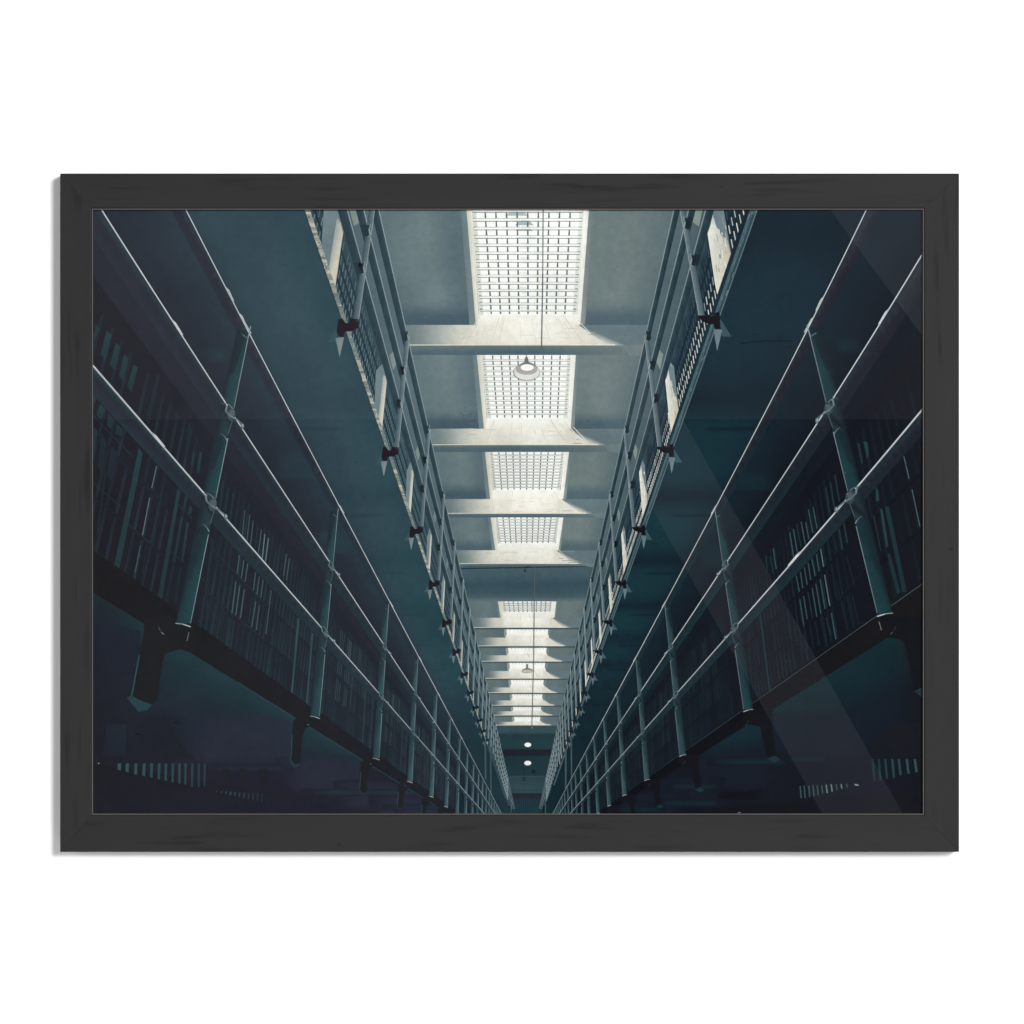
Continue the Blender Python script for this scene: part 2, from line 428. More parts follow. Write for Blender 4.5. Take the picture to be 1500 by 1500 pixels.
def beam(y0, y1, y2, y3, xl, xr):
    I = Ink()
    kL, kR = .2285, .2285
    fade = sm((y2-820)/260)
    cream, grey = lerp((224, 222, 209), (214, 214, 202), fade), lerp((112, 128, 131), (86, 103, 110), fade)
    def fn(x, y):
        h = VY-y
        wl = xl - VX; k0 = -.2285*h
        tl = (x-VX-k0)/(wl-8 - k0)                       # 0 at the left end, 1 at the skylight
        c = lerp(grey, lerp(cream, (196, 196, 184), .35), sm(tl)**(.9 if y2 < 840 else 1.25)) if x < xl else lerp(lerp(cream, (196, 196, 184), .35), cream, sm((x-xl)/(.35*(xr-xl))))
        t = (y-y1)/(y2-y1)
        if x > xr + 1: c = (102, 120, 126)
        elif x > xl:
            c = lerp(cream, (246, 245, 236), sm(1-abs((x-xl)/(xr-xl)-.62)*2)*.8*(1-t*.5))
        if xl-8 < x < xr+8 and y2 < 1100: c = lerp(c, (253, 252, 245), .55*(1-t)*sm(min(x-xl+8, xr+8-x)/14) if y2 > 840 else .25*(1-t))
        return c
    I.field([on(-1, kL, y1), on(1, kR, y1), on(1, kR, y2), on(-1, kL, y2)], fn, max(2.2, (y2-y1)/5))
    # the light leaves the skylight in a slanting edge on the right
    ex = VX + .183*(VY-y2); g = .017*(VY-y2); gr = (102, 120, 126)
    I.lift()
    I.poly([(xr-2, y1), (xr+1, y1), (ex-g*1.6, y2), (xr-2, y2)], [cream, cream, cream, cream])
    I.poly([(xr+1, y1), (xr+3, y1), (ex+g*.6, y2), (ex-g*1.6, y2)], [cream, gr, gr, cream])
    I.lift()
    I.field([(xl-1, y0), (xr+1, y0), (xr+2, y1+.2), (xl-2, y1+.2)], lambda x, y: lerp((244, 245, 238), (236, 235, 224), (y-y0)/(y1-y0)), 6)
    I.lift()
    n = 18 if y2 < 660 else 12
    for i in range(n):                                   # rays and scuffs on the lit face
        u = random.random(); x = xl + u*(xr-xl); sl = (x-VX+12)/(xr-xl)*1.6
        t0, t1 = random.uniform(0, .5), random.uniform(.5, 1)
        c = lerp((236, 233, 220), (188, 188, 174), random.random()*.55)
        if fade > .3: c = lerp(c, (222, 220, 206), .4)
        ya = y0 + (y2-y0)*t0; yb = y0 + (y2-y0)*t1
        I.line((x + sl*(ya-y0), ya), (x + sl*(yb-y0), yb-.5), .7 if y2 > 660 else 1.1, c)
    if y2 < 840:
        for i in range(14):
            x = random.uniform(xl-40, xr+20); y = random.uniform(y1, y2-2); c = fn(x, y)
            I.line((x, y), (x+random.uniform(4, 22), y+random.uniform(-.5, .5)), .7, lerp(c, (150, 150, 138), .35))
    I.lift()
    I.line(on(-1, kL, y2-.4), on(1, .17, y2-.9), max(.8, (y2-y1)*.06), (214, 212, 196), None, (236, 232, 216))
    I.lift()
    und = ramp([(0, (96, 112, 114)), (1, (84, 104, 112))], 0)
    y3e = max(y3, y2+1.6)
    I.field([on(-1, kL, y2), on(1, kR, y2), on(1, kR, y3e), on(-1, kL, y3e)],
            lambda x, y: lerp(lerp((104, 118, 116), (80, 100, 110), sm((y-y2)/(y3e-y2)*1.5)), (116, 130, 128), sm((x-VX)/150)*.6) if y2 < 840 else (72, 88, 94), 5)
    if y2 < 840 and y3-y2 > 3:                           # the beam's end block on the right
        I.lift().poly([on(1, .185, y2), on(1, .2285, y2-2), on(1, .234, y3+2), on(1, .2, y3)], (112, 127, 128))
    return I.make('printed_ceiling_beam', 'pale ceiling beam lit by a skylight')

edges = []
for i, sk in enumerate(SKY): edges.append((sk[4], sk[5]))
for (yt, yb) in FAR: edges.append((VX-.0885*(VY-yb), VX+.091*(VY-yb)))
base = LAYER[0]
for i, sk in enumerate(SKY): again(base); skylight(*sk)
for (yt, yb) in FAR:
    again(base); I = Ink(); a, b = VX-.0885*(VY-yt), VX+.091*(VY-yt); c, d = VX-.0885*(VY-yb), VX+.091*(VY-yb)
    I.poly([(a-3.5, yt), (a, yt), (c, yb+3), (c-3.5, yb+3)], (150, 162, 160)); I.poly([(b, yt), (b+4, yt), (d+3.5, yb+3), (d, yb+3)], (120, 134, 134))
    I.lift().poly([(a, yt), (b, yt), (d, yb), (c, yb)], (251, 251, 244))
    I.lift()
    for i in range(1, 11): x = a + (b-a)*i/11.; I.line((x, yt+.4), (x, yt+2.2), 1.1, (196, 198, 186))
    I.make('printed_skylight', 'distant bright skylight in the photo')
done(); base = LAYER[0]
for bm_, (xl, xr) in zip(BEAM, edges): again(base); beam(*bm_, xl, xr)
done()

# ---- end wall of the block
I = Ink()
def fn(x, y):
    c = ramp([(1063, (54, 78, 85)), (1073, (58, 80, 86)), (1075, (36, 60, 67)), (1096, (36, 64, 69)), (1098.5, (32, 37, 46)), (1106, (32, 36, 46)), (1108.5, (32, 54, 61)),
              (1136, (34, 58, 66)), (1138, (46, 68, 75)), (1157, (52, 75, 80)), (1158.5, (40, 62, 68)), (1160.5, (56, 78, 82)), (1162, (30, 40, 50)), (1168, (36, 42, 52)), (1172, (33, 58, 66)), (1194, (32, 60, 68))], y)
    return c
I.field([on(-1, .232, 1063.8), on(1, .232, 1063.8), on(1, .3, 1194), on(-1, .3, 1194)], fn, 2.5)
I.lift()
for i in range(15):
    x = 751 + i*3.1; I.line((x, 1163), (x, 1171), 1.2, (48, 38, 48)); I.line((x, 1171), (x, 1194), 1.0, (26, 46, 54))
I.poly([(778.8, 1127.5), (784.5, 1127.5), (784.5, 1133), (778.8, 1133)], (22, 38, 48)); I.line((767.5, 1120), (767.5, 1136), 1.2, (26, 44, 52))
I.poly([(765.5, 1138.5), (769.5, 1138.5), (769.5, 1144), (765.5, 1144)], (34, 52, 58)); I.line((748, 1137.5), (797, 1137.5), .8, (60, 84, 88))
I.make('printed_end_wall', 'dark end wall of the cell block with barred doors')
I = Ink(); I.ell(773.2, 1091, 5.0, 3.3, (225, 240, 240)).lift().ell(773.2, 1091, 4.2, 2.6, (252, 254, 252)); I.make('printed_ceiling_lamp', 'upper of the two small round lamps by the end wall')
I = Ink(); I.ell(773, 1117.8, 5.2, 3.5, (214, 224, 224)).lift().ell(773, 1117.4, 4.4, 2.7, (246, 247, 246)); I.make('printed_ceiling_lamp', 'lower of the two small round lamps by the end wall')

# ---- upper tier: cell front, bars and pilasters -------------------------
def upper_tier(s):
    L = s < 0
    I = Ink()
    def fn(x, y):
        k = abs(x-VX)/max(1, VY-y)
        if L: return ramp([(.225, (92, 112, 118)), (.27, (88, 108, 116)), (.286, (78, 98, 106)), (.292, (54, 78, 87)), (.34, (46, 70, 79))], k)
        return ramp([(.225, (88, 108, 114)), (.27, (78, 98, 104)), (.286, (60, 82, 90)), (.292, (28, 48, 60)), (.34, (24, 42, 54))], k)
    I.field(wedge(s, .2285, .342, TOP, 1180), fn, 9)
    I.make('printed_cell_wall', 'wall of the upper cells on the %s of the photo' % ('left' if L else 'right'))
    # bars
    I = Ink()
    rows = (.2925, .3035, .3145, .3255, .3375)
    X = .755; y_ref = .3
    zc0 = .8
    n = 0; Z = 1.2
    while Z < 9.0:
        for r in range(4):
            if r == 0 and random.random() < .25: continue
            a, b = rows[r], rows[r+1]
            pts = []
            for k in (a + .0022, b - .0022):
                Y = X*CO/k; zc = CO*Z + SI*Y
                pts.append((VX + s*F*X/zc, VY - F*Y/CO/zc))
            near = sm((VY-pts[0][1]-300)/500)
            w = max(.5, .0036*F/zc)
            if L: c = lerp((70, 93, 101), (100 + 10*r, 122 + 8*r, 126 + 6*r), near*(.35 + .65*random.random()))
            else:
                c = lerp((40, 62, 76), (62, 86, 98), random.random()) if r < 2 else lerp((120, 136, 136), (216, 222, 214), random.random()*.9 + .1)
                if r == 3: c = lerp(c, (232, 236, 226), .5)
            I.line(pts[0], pts[1], w, c)
        Z += .037 if Z < 5 else .06
    I.lift()
    for k, w, c in ((rows[1], .0014, (30, 50, 60)), (rows[2], .0014, (30, 50, 60)), (rows[3], .0016, (28, 46, 56))):
        cc = c if L else (22, 34, 44)
        I.poly([on(s, k-w*.8, TOP), on(s, k+w*.8, TOP), on(s, k+w*.8, 1100), on(s, k-w*.8, 1100)], cc)
    if not L:
        I.lift().poly(wedge(s, .3362, .3402, TOP, 1100), (20, 30, 38))
        I.lift(); Z = 1.2
        while Z < 8:
            k = .338; Y = X*CO/k; zc = CO*Z + SI*Y
            p = (VX + s*F*X/zc, VY - F*Y/CO/zc); r = .0034*F/zc
            I.ell(p[0], p[1], max(.45, r*.7), max(.5, r*1.25), (226, 232, 228), 8); Z += .055
    I.make('printed_cell_bars', 'barred grille of the upper cells on the %s' % ('left' if L else 'right'))
    # pilasters
    if L:
        shade = [(475, 296), (498, 296), (508, 338.4), (502.6, 342), (490.6, 424), (486, 418), (470, 374)]
        lit = [(493.6, 319), (499, 327), (502.3, 342), (490.6, 424), (485, 412), (481, 396)]
        lint = [(509, 296), (523, 296), (529, 324.6), (518.8, 331)]
    else:
        shade = [(1043.5, 296), (1058.5, 296), (1064.8, 336), (1070.8, 370.8), (1071, 379), (1054, 430), (1051, 434), (1047, 414), (1036, 339.6)]
        lit = [(1044, 314), (1049, 331), (1057, 345), (1066, 352), (1070.5, 372), (1070.5, 379), (1054, 430), (1051, 434), (1047, 414), (1036.5, 342), (1041, 330)]
        lint = [(1015, 296), (1031, 296), (1024, 332), (1013.5, 325)]
    base = LAYER[0]; TOPL[0] = max(TOPL[0], base)
    for n in range(0, 16):
        again(base); a, b, c = sh(shade, X, n), sh(lit, X, n), sh(lint, X, n)
        if a[-1][1] > 1110: break
        I = Ink()
        f = sm(n/9)
        d = lerp((110, 130, 136), (150, 160, 158), f*.5) if L else lerp((98, 118, 126), (150, 158, 154), f)
        I.poly(c, [lerp((134, 148, 142), (96, 116, 122), f)]*4)
        I.lift().poly(a, [lerp(d, (126, 143, 146), .5) if i < 3 else d for i in range(len(a))])
        cr = (212, 209, 195) if L else (242, 241, 232)
        I.lift()
        if L:
            I.poly(b, [lerp(d, cr, .45), lerp(d, cr, .8), cr, (214, 210, 192), cr, lerp(d, cr, .5)])
        else:
            I.poly(b, [lerp(d, cr, .5), lerp(d, cr, .75), lerp(d, cr, .55), lerp(d, cr, .35), (190, 186, 170), (200, 196, 180), (226, 222, 206), (236, 232, 216), (226, 224, 210), cr, (232, 228, 212)])
            if n < 5:
                I.lift()
                bx, by = sum(p[0] for p in b)/len(b), sum(p[1] for p in b)/len(b); sc_ = (VY-by)/880
                for i in range(26):
                    x = bx + (random.gauss(2, 5))*sc_; y = by + random.gauss(-4, 22)*sc_; l = random.uniform(2, 12)*sc_
                    x = min(max(x, bx-9*sc_), bx+9*sc_)
                    I.line((x, y), (x+l*.18, y+l), random.uniform(.6, 2.0)*sc_, lerp((238, 235, 222), (150, 148, 136), random.random()**1.5))
        I.make('printed_pilaster', 'pale pilaster between upper cells on the %s' % ('left' if L else 'right'))
    LAYER[0] = max(LAYER[0], base + 5)
both(upper_tier)

# ---- soffit of the upper walkway and the wall below it -------------------
def bay(y, X0=.395, n0=1.267):
    h = max(8, VY-y); return (1000.0/h - n0)/X0
def soffit(s):
    L = s < 0
    I = Ink()
    def fn(x, y):
        h = max(1, VY-y); k = abs(x-VX)/h
        f = bay(y) % 1.0
        band = math.exp(-((f-.52)/.16)**2)
        if L:
            c = ramp([(.335, (49, 75, 85)), (.42, (55, 78, 87)), (.50, (52, 72, 81)), (.56, (45, 58, 68)), (.62, (42, 49, 59)), (.70, (43, 46, 55)), (.9, (38, 42, 50))], k)
            c = lerp(c, (36, 58, 67), band*.35*sm((.60-k)/.1)*sm((y-420)/200))
            c = lerp(c, (38, 68, 76), sm((y-720)/200)*sm((.56-k)/.15)*.7)
            c = lerp(c, (30, 48, 57), sm((y-960)/140)*.7)
        else:
            c = ramp([(.335, (22, 45, 56)), (.42, (23, 46, 57)), (.52, (23, 42, 53)), (.58, (22, 35, 45)), (.66, (20, 27, 36)), (.9, (22, 26, 34))], k)
            c = lerp(c, (18, 30, 40), band*.65*sm((.62-k)/.1))
            c = lerp(c, (26, 60, 66), sm((y-520)/200)*sm((.56-k)/.12)*.55*(1-band))
            c = lerp(c, (20, 38, 46), sm((y-900)/140)*.7)
        return c
    I.field(wedge(s, .335, .64, TOP, 1194), fn, 11)
    I.field(wedge(s, .64, 1.0, TOP, 1194), fn, 16)
    I.lift()
    for i in range(26 if not L else 8):
        y = random.uniform(330, 860); k = random.uniform(.37, .54); x = on(s, k, y)[0]; c = fn(x, y)
        I.line((x, y), (x+random.uniform(1, 7), y+random.uniform(-1, 1.5)), random.uniform(.6, 1.6), lerp(c, (12, 20, 26) if not L else (34, 52, 60), .6))
    if not L:
        for p, q in (((1086, 503), (1122, 499)), ((1122, 499), (1160, 500)), ((1163, 583), (1173, 589))): I.line(p, q, 1.8, (16, 26, 34))
    I.make('printed_walkway_soffit', 'dark teal underside of the upper walkway on the %s' % ('left' if L else 'right'))
    for (x0, y0, x1, y1) in (((300, 506, 338, 531), (396, 656, 470, 704), (455, 770, 520, 812)) if L else ((1222, 492, 1262, 518), (1060, 688, 1140, 720), (1020, 790, 1075, 835))):
        I = Ink(); w_, h_ = x1-x0, y1-y0
        I.field([(x0, y0), (x1, y0), (x1, y1), (x0, y1)], lambda x, y: lerp(fn(x, y), (46, 72, 80) if L else (25, 54, 60), .42*sm(min(x-x0, x1-x)/w_*3)*sm(min(y-y0, (y1-y)*4)/h_*2.5)), 5)
        I.make('printed_soffit_light', 'faint light patch under the upper walkway on the %s' % ('left' if L else 'right'))
    # beam shadows across the soffit, one per bay
    base = LAYER[0]
    for n in range(0, 8):
        LAYER[0] = base; I = Ink()
        y = VY - 1000.0/(1.267 + .395*(n+.78))
        hh = VY-y; t = max(1.2, 5*hh/700)
        if L: I.field([on(s, .40, y-t), on(s, .56, y-t), on(s, .56, y+t), on(s, .40, y+t)], lambda x, yy, y=y, t=t: lerp(fn(x, yy), (34, 54, 63), .35*(1-abs(yy-y)/t)*sm((abs(x-VX)/(VY-yy)-.40)/.05)), max(2, t))
        else: I.field([on(s, .40, y-t), on(s, .56, y-t), on(s, .56, y+t), on(s, .40, y+t)], lambda x, yy, y=y, t=t: lerp(fn(x, yy), (14, 24, 32), .55*(1-abs(yy-y)/t)*sm((abs(x-VX)/(VY-yy)-.40)/.03)), max(2, t))
        I.make('printed_beam_shadow', 'printed shadow of a cross beam under the upper walkway on the %s' % ('left' if L else 'right'))
both(soffit)

# ---- edges of the upper walkway
def edge(s):
    L = s < 0
    I = Ink()
    if L:
        I.poly(wedge(s, .334, .3415, TOP, 1170), (70, 92, 98)); I.lift()
        y = 300.0
        while y < 1090:
            h = VY-y; dy = random.uniform(.8, 6)*h/950
            ph = bay(y, .385, 1.1876) % 1.0
            lit = (ph > .42 or ph < .02) if y > 330 else True
            c = lerp((136, 140, 130), (196, 195, 180), random.random()) if lit and random.random() < .66 else lerp((104, 122, 126), (140, 148, 142), random.random())
            j = random.uniform(-.0012, .0012)
            I.poly([on(s, .3328+j, y), on(s, .3408+j*.5, y), on(s, .3408, y+dy), on(s, .3328-j, y+dy)], c); y += dy
        I.lift()
        for i in range(130):
            y = random.uniform(305, 900); h = VY-y; k = random.uniform(.3345, .341); p = on(s, k, y); r = random.uniform(.3, 1.0)*h/900
            I.ell(p[0], p[1], r, r*1.6, random.choice(((56, 72, 78), (88, 98, 96), (214, 212, 196))), 6)
        I.line(on(s, .3418, TOP), on(s, .3418, 1150), 1.2, (40, 60, 68), .6)
    else:
        I.poly([on(s, .342, TOP), on(s, .3475, TOP), on(s, .3475, 1150), on(s, .342, 1150)], (74, 98, 106))
        I.poly([on(s, .3475, TOP), on(s, .3525, TOP), on(s, .3525, 1150), on(s, .3475, 1150)], (48, 72, 80))
        I.lift().line(on(s, .3528, TOP), on(s, .3528, 1150), 1.3, (104, 124, 128), .5)
        for i in range(70):
            y = random.uniform(305, 900); h = VY-y; k = random.uniform(.342, .352); p = on(s, k, y); l = random.uniform(2, 9)*h/900
            I.line(p, on(s, k, y+l), random.uniform(.5, 1.3)*h/900, random.choice(((96, 118, 124), (40, 60, 68), (120, 138, 140))))
    I.make('printed_walkway_edge', 'worn edge of the upper walkway on the %s' % ('left' if L else 'right'))
both(edge)

# ---- upper railings
def upper_railing(s):
    L = s < 0
    nm = 'left' if L else 'right'
    X = .70
    p_top, p_bot = ((549, 280), (521.5, 467)) if L else ((995, 280), (1028, 462))
    # elbow brackets at the walkway edge
    if L:
        pipe = [(495.6, 467), (502, 467), (506, 473), (511, 473), (513, 467), (521, 465.5), (526.4, 471), (524.5, 480.5), (516, 485), (505.5, 486), (503, 494), (495.6, 492.5), (493, 485)]
        blade = [(491.5, 495), (504, 494), (497.5, 523)]; wing = [(480, 501.5), (492, 501.5), (494, 478)]
        hook = [(504, 487), (508, 486), (515, 506), (511, 504)]
    else:
        pipe = [(1022.5, 457.5), (1031, 456), (1038, 461), (1046, 459), (1053.5, 456), (1055, 466), (1054, 481), (1048, 483), (1045, 475), (1037, 474.5), (1028, 470), (1023, 464)]
        blade = [(1045, 482), (1058, 483), (1050.5, 514)]; wing = [(1054, 468), (1056, 468), (1071.5, 493), (1058, 493)]
        hook = []
    base = LAYER[0]
    for n in range(0, 12):
        LAYER[0] = base; I = Ink(); f = sm(n/9)
        g = lerp((128, 140, 141), (92, 116, 122), f) if L else lerp((104, 124, 132), (90, 112, 120), f)
        w_, b_, p_ = (carry(t_, p_bot, X, n*.99) for t_ in (wing, blade, pipe))
        I.poly(w_, [lerp((58, 84, 92), (80, 104, 112), f)]*len(w_)); I.lift()
        I.poly(b_, [lerp(g, (70, 92, 100), .2), g, lerp(g, (210, 212, 204), .15)])
        I.lift().poly(p_, lerp((36, 30, 38) if L else (17, 18, 24), (30, 38, 46), f))
        if n < 6:
            I.lift(); c = carry([(520, 468.5), (525.5, 472)] if L else [(1040, 463), (1047, 461)], p_bot, X, n*.99); I.line(c[0], c[1], .9, (70, 72, 80))
        I.make('printed_rail_bracket', 'dark elbow bracket under the upper railing on the %s' % nm)
    LAYER[0] = base + 6
    # tubes: (slope of the lit edge, slope of the shadow edge)
    tubes = ((.2272, .2392), (.2502, .2625), (.2755, .2905)) if L else ((.2250, .2345), (.2475, .2585), (.2738, .2868))
    for kk, (ka, kb) in enumerate(tubes):
        I = Ink()
        dk = (44, 64, 73) if L else (32, 54, 62)
        I.field([on(s, ka, TOP), on(s, kb, TOP), on(s, kb, 1185), on(s, ka, 1185)],
                lambda x, y, ka=ka, kb=kb, dk=dk: lerp(lerp(dk, (70, 90, 98), .55*sm(1-(abs(x-VX)/max(1, VY-y)-ka)/(kb-ka)*2.2)), (46, 68, 76), sm((y-700)/300)*.5), 8)
        I.lift().line(on(s, ka, TOP), on(s, ka, 1185), 1.5, (150, 165, 168) if L else (140, 156, 158), .5, (110, 128, 132))
        I.make('printed_handrail', '%s tube of the upper railing on the %s' % (('top', 'middle', 'lowest')[kk], nm))
    LAYER[0] += 1
    base = LAYER[0]
    for n in range(0, 26):
        LAYER[0] = base
        q = sh([p_top, p_bot], X, n*.99)
        (tx, ty), (bx, by) = q
        w = 8.8*(VY-by)/790.0
        if w < .25: break
        I = Ink()
        far = sm(n/8)
        body = lerp((92, 109, 117), (104, 124, 128), far); dark = lerp((62, 82, 92), (64, 84, 90), far); rim = lerp((156, 170, 172), (140, 157, 160), far)
        wt = w*.94
        i, o = -s, s                                      # inner / outer direction in x
        I.poly([(tx+o*wt/2, ty), (tx, ty), (bx, by), (bx+o*w/2, by)], [dark, body, body, dark])
        I.poly([(tx, ty), (tx+i*wt/2, ty), (bx+i*w/2, by), (bx, by)], [body, lerp(body, rim, .35), lerp(body, rim, .3), body])
        I.lift().line((tx+i*wt*.47, ty), (bx+i*w*.47, by), max(.6, w*.09), rim)
        # dark couplings where the tubes meet the post
        I.lift()
        for kk, (ka, kb) in enumerate(tubes):
            if kk == 0 and n == 0: continue
            lo, hi = 0., 1.
            for _ in range(24):
                m = (lo+hi)/2; x, y = tx+(bx-tx)*m, ty+(by-ty)*m
                if abs(x-VX)/(VY-y) < ka: lo = m
                else: hi = m
            px, py = x, y; r = 5.4*(VY-py)/900; dkc = (40, 58, 66) if L else (27, 44, 52)
            # the tube runs into the post from the shadow side
            I.poly([on(s, ka, py-r*1.5), on(s, kb, py-r*1.5), on(s, kb, py+r*1.3), on(s, ka, py+r*1.3)], dkc)
            if n < 6:
                I.poly([(px+s*r*1.3, py-r*1.9), (px-s*r*.2, py-r*1.5), (px-s*r*.45, py+r*1.0), (px+s*r*.4, py+r*1.9), (px+s*r*1.5, py+r*1.0)], dkc)
                I.line((px-s*r*.45, py-r*1.7), (px-s*r*.05, py-r*.4), r*.34, (126, 144, 147)); I.line((px-s*r*.05, py-r*.4), (px-s*r*.35, py+r*1.3), r*.42, (146, 161, 162))
                I.line((px-s*r*.55, py+r*1.2), (px+s*r*.45, py+r*1.7), r*.35, (116, 134, 138)); I.line((px-s*r*.35, py-r*1.9), (px+s*r*.7, py-r*1.5), r*.3, (96, 114, 120))
            else:
                I.line((px-s*r*.3, py-r*1.2), (px-s*r*.2, py+r*1.2), max(.6, r*.5), (140, 156, 158))
        I.make('printed_rail_post', 'upper railing post on the %s' % nm)
    LAYER[0] = base + 4
both(upper_railing)
for p, q, wd in (((710.8, 1083), (711.3, 1141), 2.4), ((718.7, 1095), (719.4, 1194), 2.0), ((828.7, 1097), (828.7, 1155), 2.4), ((836.7, 1082), (838, 1194), 2.0), ((748.5, 1163), (748.5, 1194), 1.5), ((799, 1163), (799, 1194), 1.5)):
    I = Ink(); I.line(p, q, wd, (66, 90, 96)); I.make('printed_pipe', 'thin upright pipe near the end wall')

# ---- lower tier: cell fronts ---------------------------------------------
NEARL = '''156.4 484 163.6 491 154.6 526.6 147.4 518 0|170 501.4 176 508 168.4 543 161 534.4 0|182 518 188 525 181 559 174.4 550.6 0|195.4 534.4 202 538.6 192.4 574 186.4 565.6 0
141 476 145.5 481 139 499 135 500 1|231 546 234 552 219 621 213 616 2|135 580 140 583.6 136 602 135 602 0|147 591.4 154 599 148 615 141 608 0|159.4 606 167 615 162.4 630 156 623 1|171 621 178.6 627 178.6 639 168.4 636 1
135 623 143 631 138 664 135 667 1|149 636 156 647 149 690 143 682 2|163 653 171 661 163 705 156 697 2|203.5 656 209.3 664 174 837 166.7 831 0|260 716 264 720 237.5 876.5 231 877 0
271.3 726.7 274.7 729 270.7 746 268 742.7 0|278 741 282 744 279.3 755 275.3 752 0|264.7 756 268 759 258.7 812 256 810 0|273.3 764 276.7 767 268.7 822.7 265.3 820 0|252.7 826.7 256 829 246 878.7 243.3 877 2|263 830 266.5 832 258 886 254.6 884 2
283.3 660 285.3 662.7 282.7 683.3 279.3 680 0|292.7 660.7 296 664 292 694 288 692 0|276 620 280 620 274 672 270 668 2'''
LINEL = '''135 607.6 195 669 1.3 1|135 705 177 743 1.3 1|135 804 161 823 1.3 1|246.4 600 238.6 634 1.1 1|229.3 682.7 222.4 714.7 1.3 3|219.3 729 208.7 784 1.3 3|205.7 798.7 198 838.7 1.4 4|198 838.7 193.3 852 1.6 1
204.7 696 235.3 729 1 2|188.7 768 220.7 796 1.1 1|230.7 877 258 893 1.4 1|261.3 738.7 281.3 759.3 1.2 1|248.7 806.7 269.3 824 1.2 1|309.3 620 304.7 645 1.2 2|155 690 143 780 3 2|240 705 224 800 2 2|214 800 207 860 1.6 2'''
BAYL = '''327.2 705 322 743 3 1|334.5 714.5 329.4 750 3 1|341.9 722.5 336.7 762 3 1|358.7 747.5 355 785 1.5 4|366 754 361.7 791.5 1.5 4|371.2 762 366.8 798.8 1.5 4|377.8 768 373.4 803 1.4 1|383 775.3 378.5 810.5 1.5 4|388 782 384.4 817.9 1.5 3|393.2 788.5 389 822.3 1.5 3
405 804.7 401.3 837 1.2 1|419.6 811.3 415.2 843.5 1.4 4|424 817.9 419.6 850 1.4 4|428.4 820 424.7 854.5 1.4 1|444.5 832.5 440.9 878 2.6 2|310.3 790 301.5 866 1.5 1|302.3 780.5 310.3 790 1.2 1|310.3 803 391.7 888 1.3 1|290.5 843.5 301.5 853 1.3 1|301.5 865.5 387.3 937.7 1.2 1
350.7 812.7 347.3 840 1.8 4|357.3 820 353.6 847 1.8 4|363 825 359.2 851.6 1.8 4|374.4 838.4 371.2 864.8 1.6 4|380 844.3 376.3 870.7 1.6 4|385.6 849.4 382.2 875 1.6 4|397.6 864 389.5 929 1.4 4|345.5 851.6 339.7 898.5 1.9 4|351.4 856.7 345.5 901 1.9 4|358 863.3 352 905.5 1.9 4
369.7 874.7 363.9 913.5 1.7 1|374.9 880.5 369 918.7 1.7 4|380 886.4 375.6 923 1.7 4|301.5 866 293 925 1.5 1|290.5 909 301 918 1.2 1|405 890.8 394 993.5 1.4 1|437.2 905.5 427 1021 3 5|457.7 927.5 449 1036 2.4 5|405 891 431 917 1.2 1|399.8 940.7 428.4 965.6 1.3 1|394.7 993.5 422.5 1014 1.4 1|460 942 464 949 1.2 1|454 986 461 992 1.2 1
313 790 307 832 2.6 2|321 798 315 840 2.6 2|329 806 323 848 2.6 2|337 814 331 856 2.6 2|309 838 302 890 2.2 2|317 842 311 885 2.2 2|325 850 319 892 2.2 2|332 858 326 900 2.2 2
305 880 299 928 2.4 2|312 886 306 934 2.4 2|320 890 313 940 2.4 2|328 898 321 948 2.4 2|336 904 329 955 2.6 1|343 910 336 960 2.6 1|350 914 343 966 2.4 2|357 919 350 970 2.4 2|364 926 358 976 2.4 2|371 932 365 980 2.4 2|378 938 372 984 2.4 2
411 900 406 944 1.8 2|416 905 411 950 1.8 2|421 908 416 955 1.8 2|426 915 422 958 1.8 2|406 955 400 998 1.8 2|411 960 405 1003 1.8 2|416 963 411 1006 1.8 2|421 968 417 1010 1.8 2'''
NEARR = '''1264.7 646.5 1270.5 648 1273 665.6 1269.8 672 0|1283 713 1286.5 719 1288 733 1283 735 0|1296 742 1302 742 1328 866 1322 868 1|1289 744 1293 748 1301.5 800 1297.5 801.6 0|1299.5 813 1304 811 1319 868 1314 871 1'''
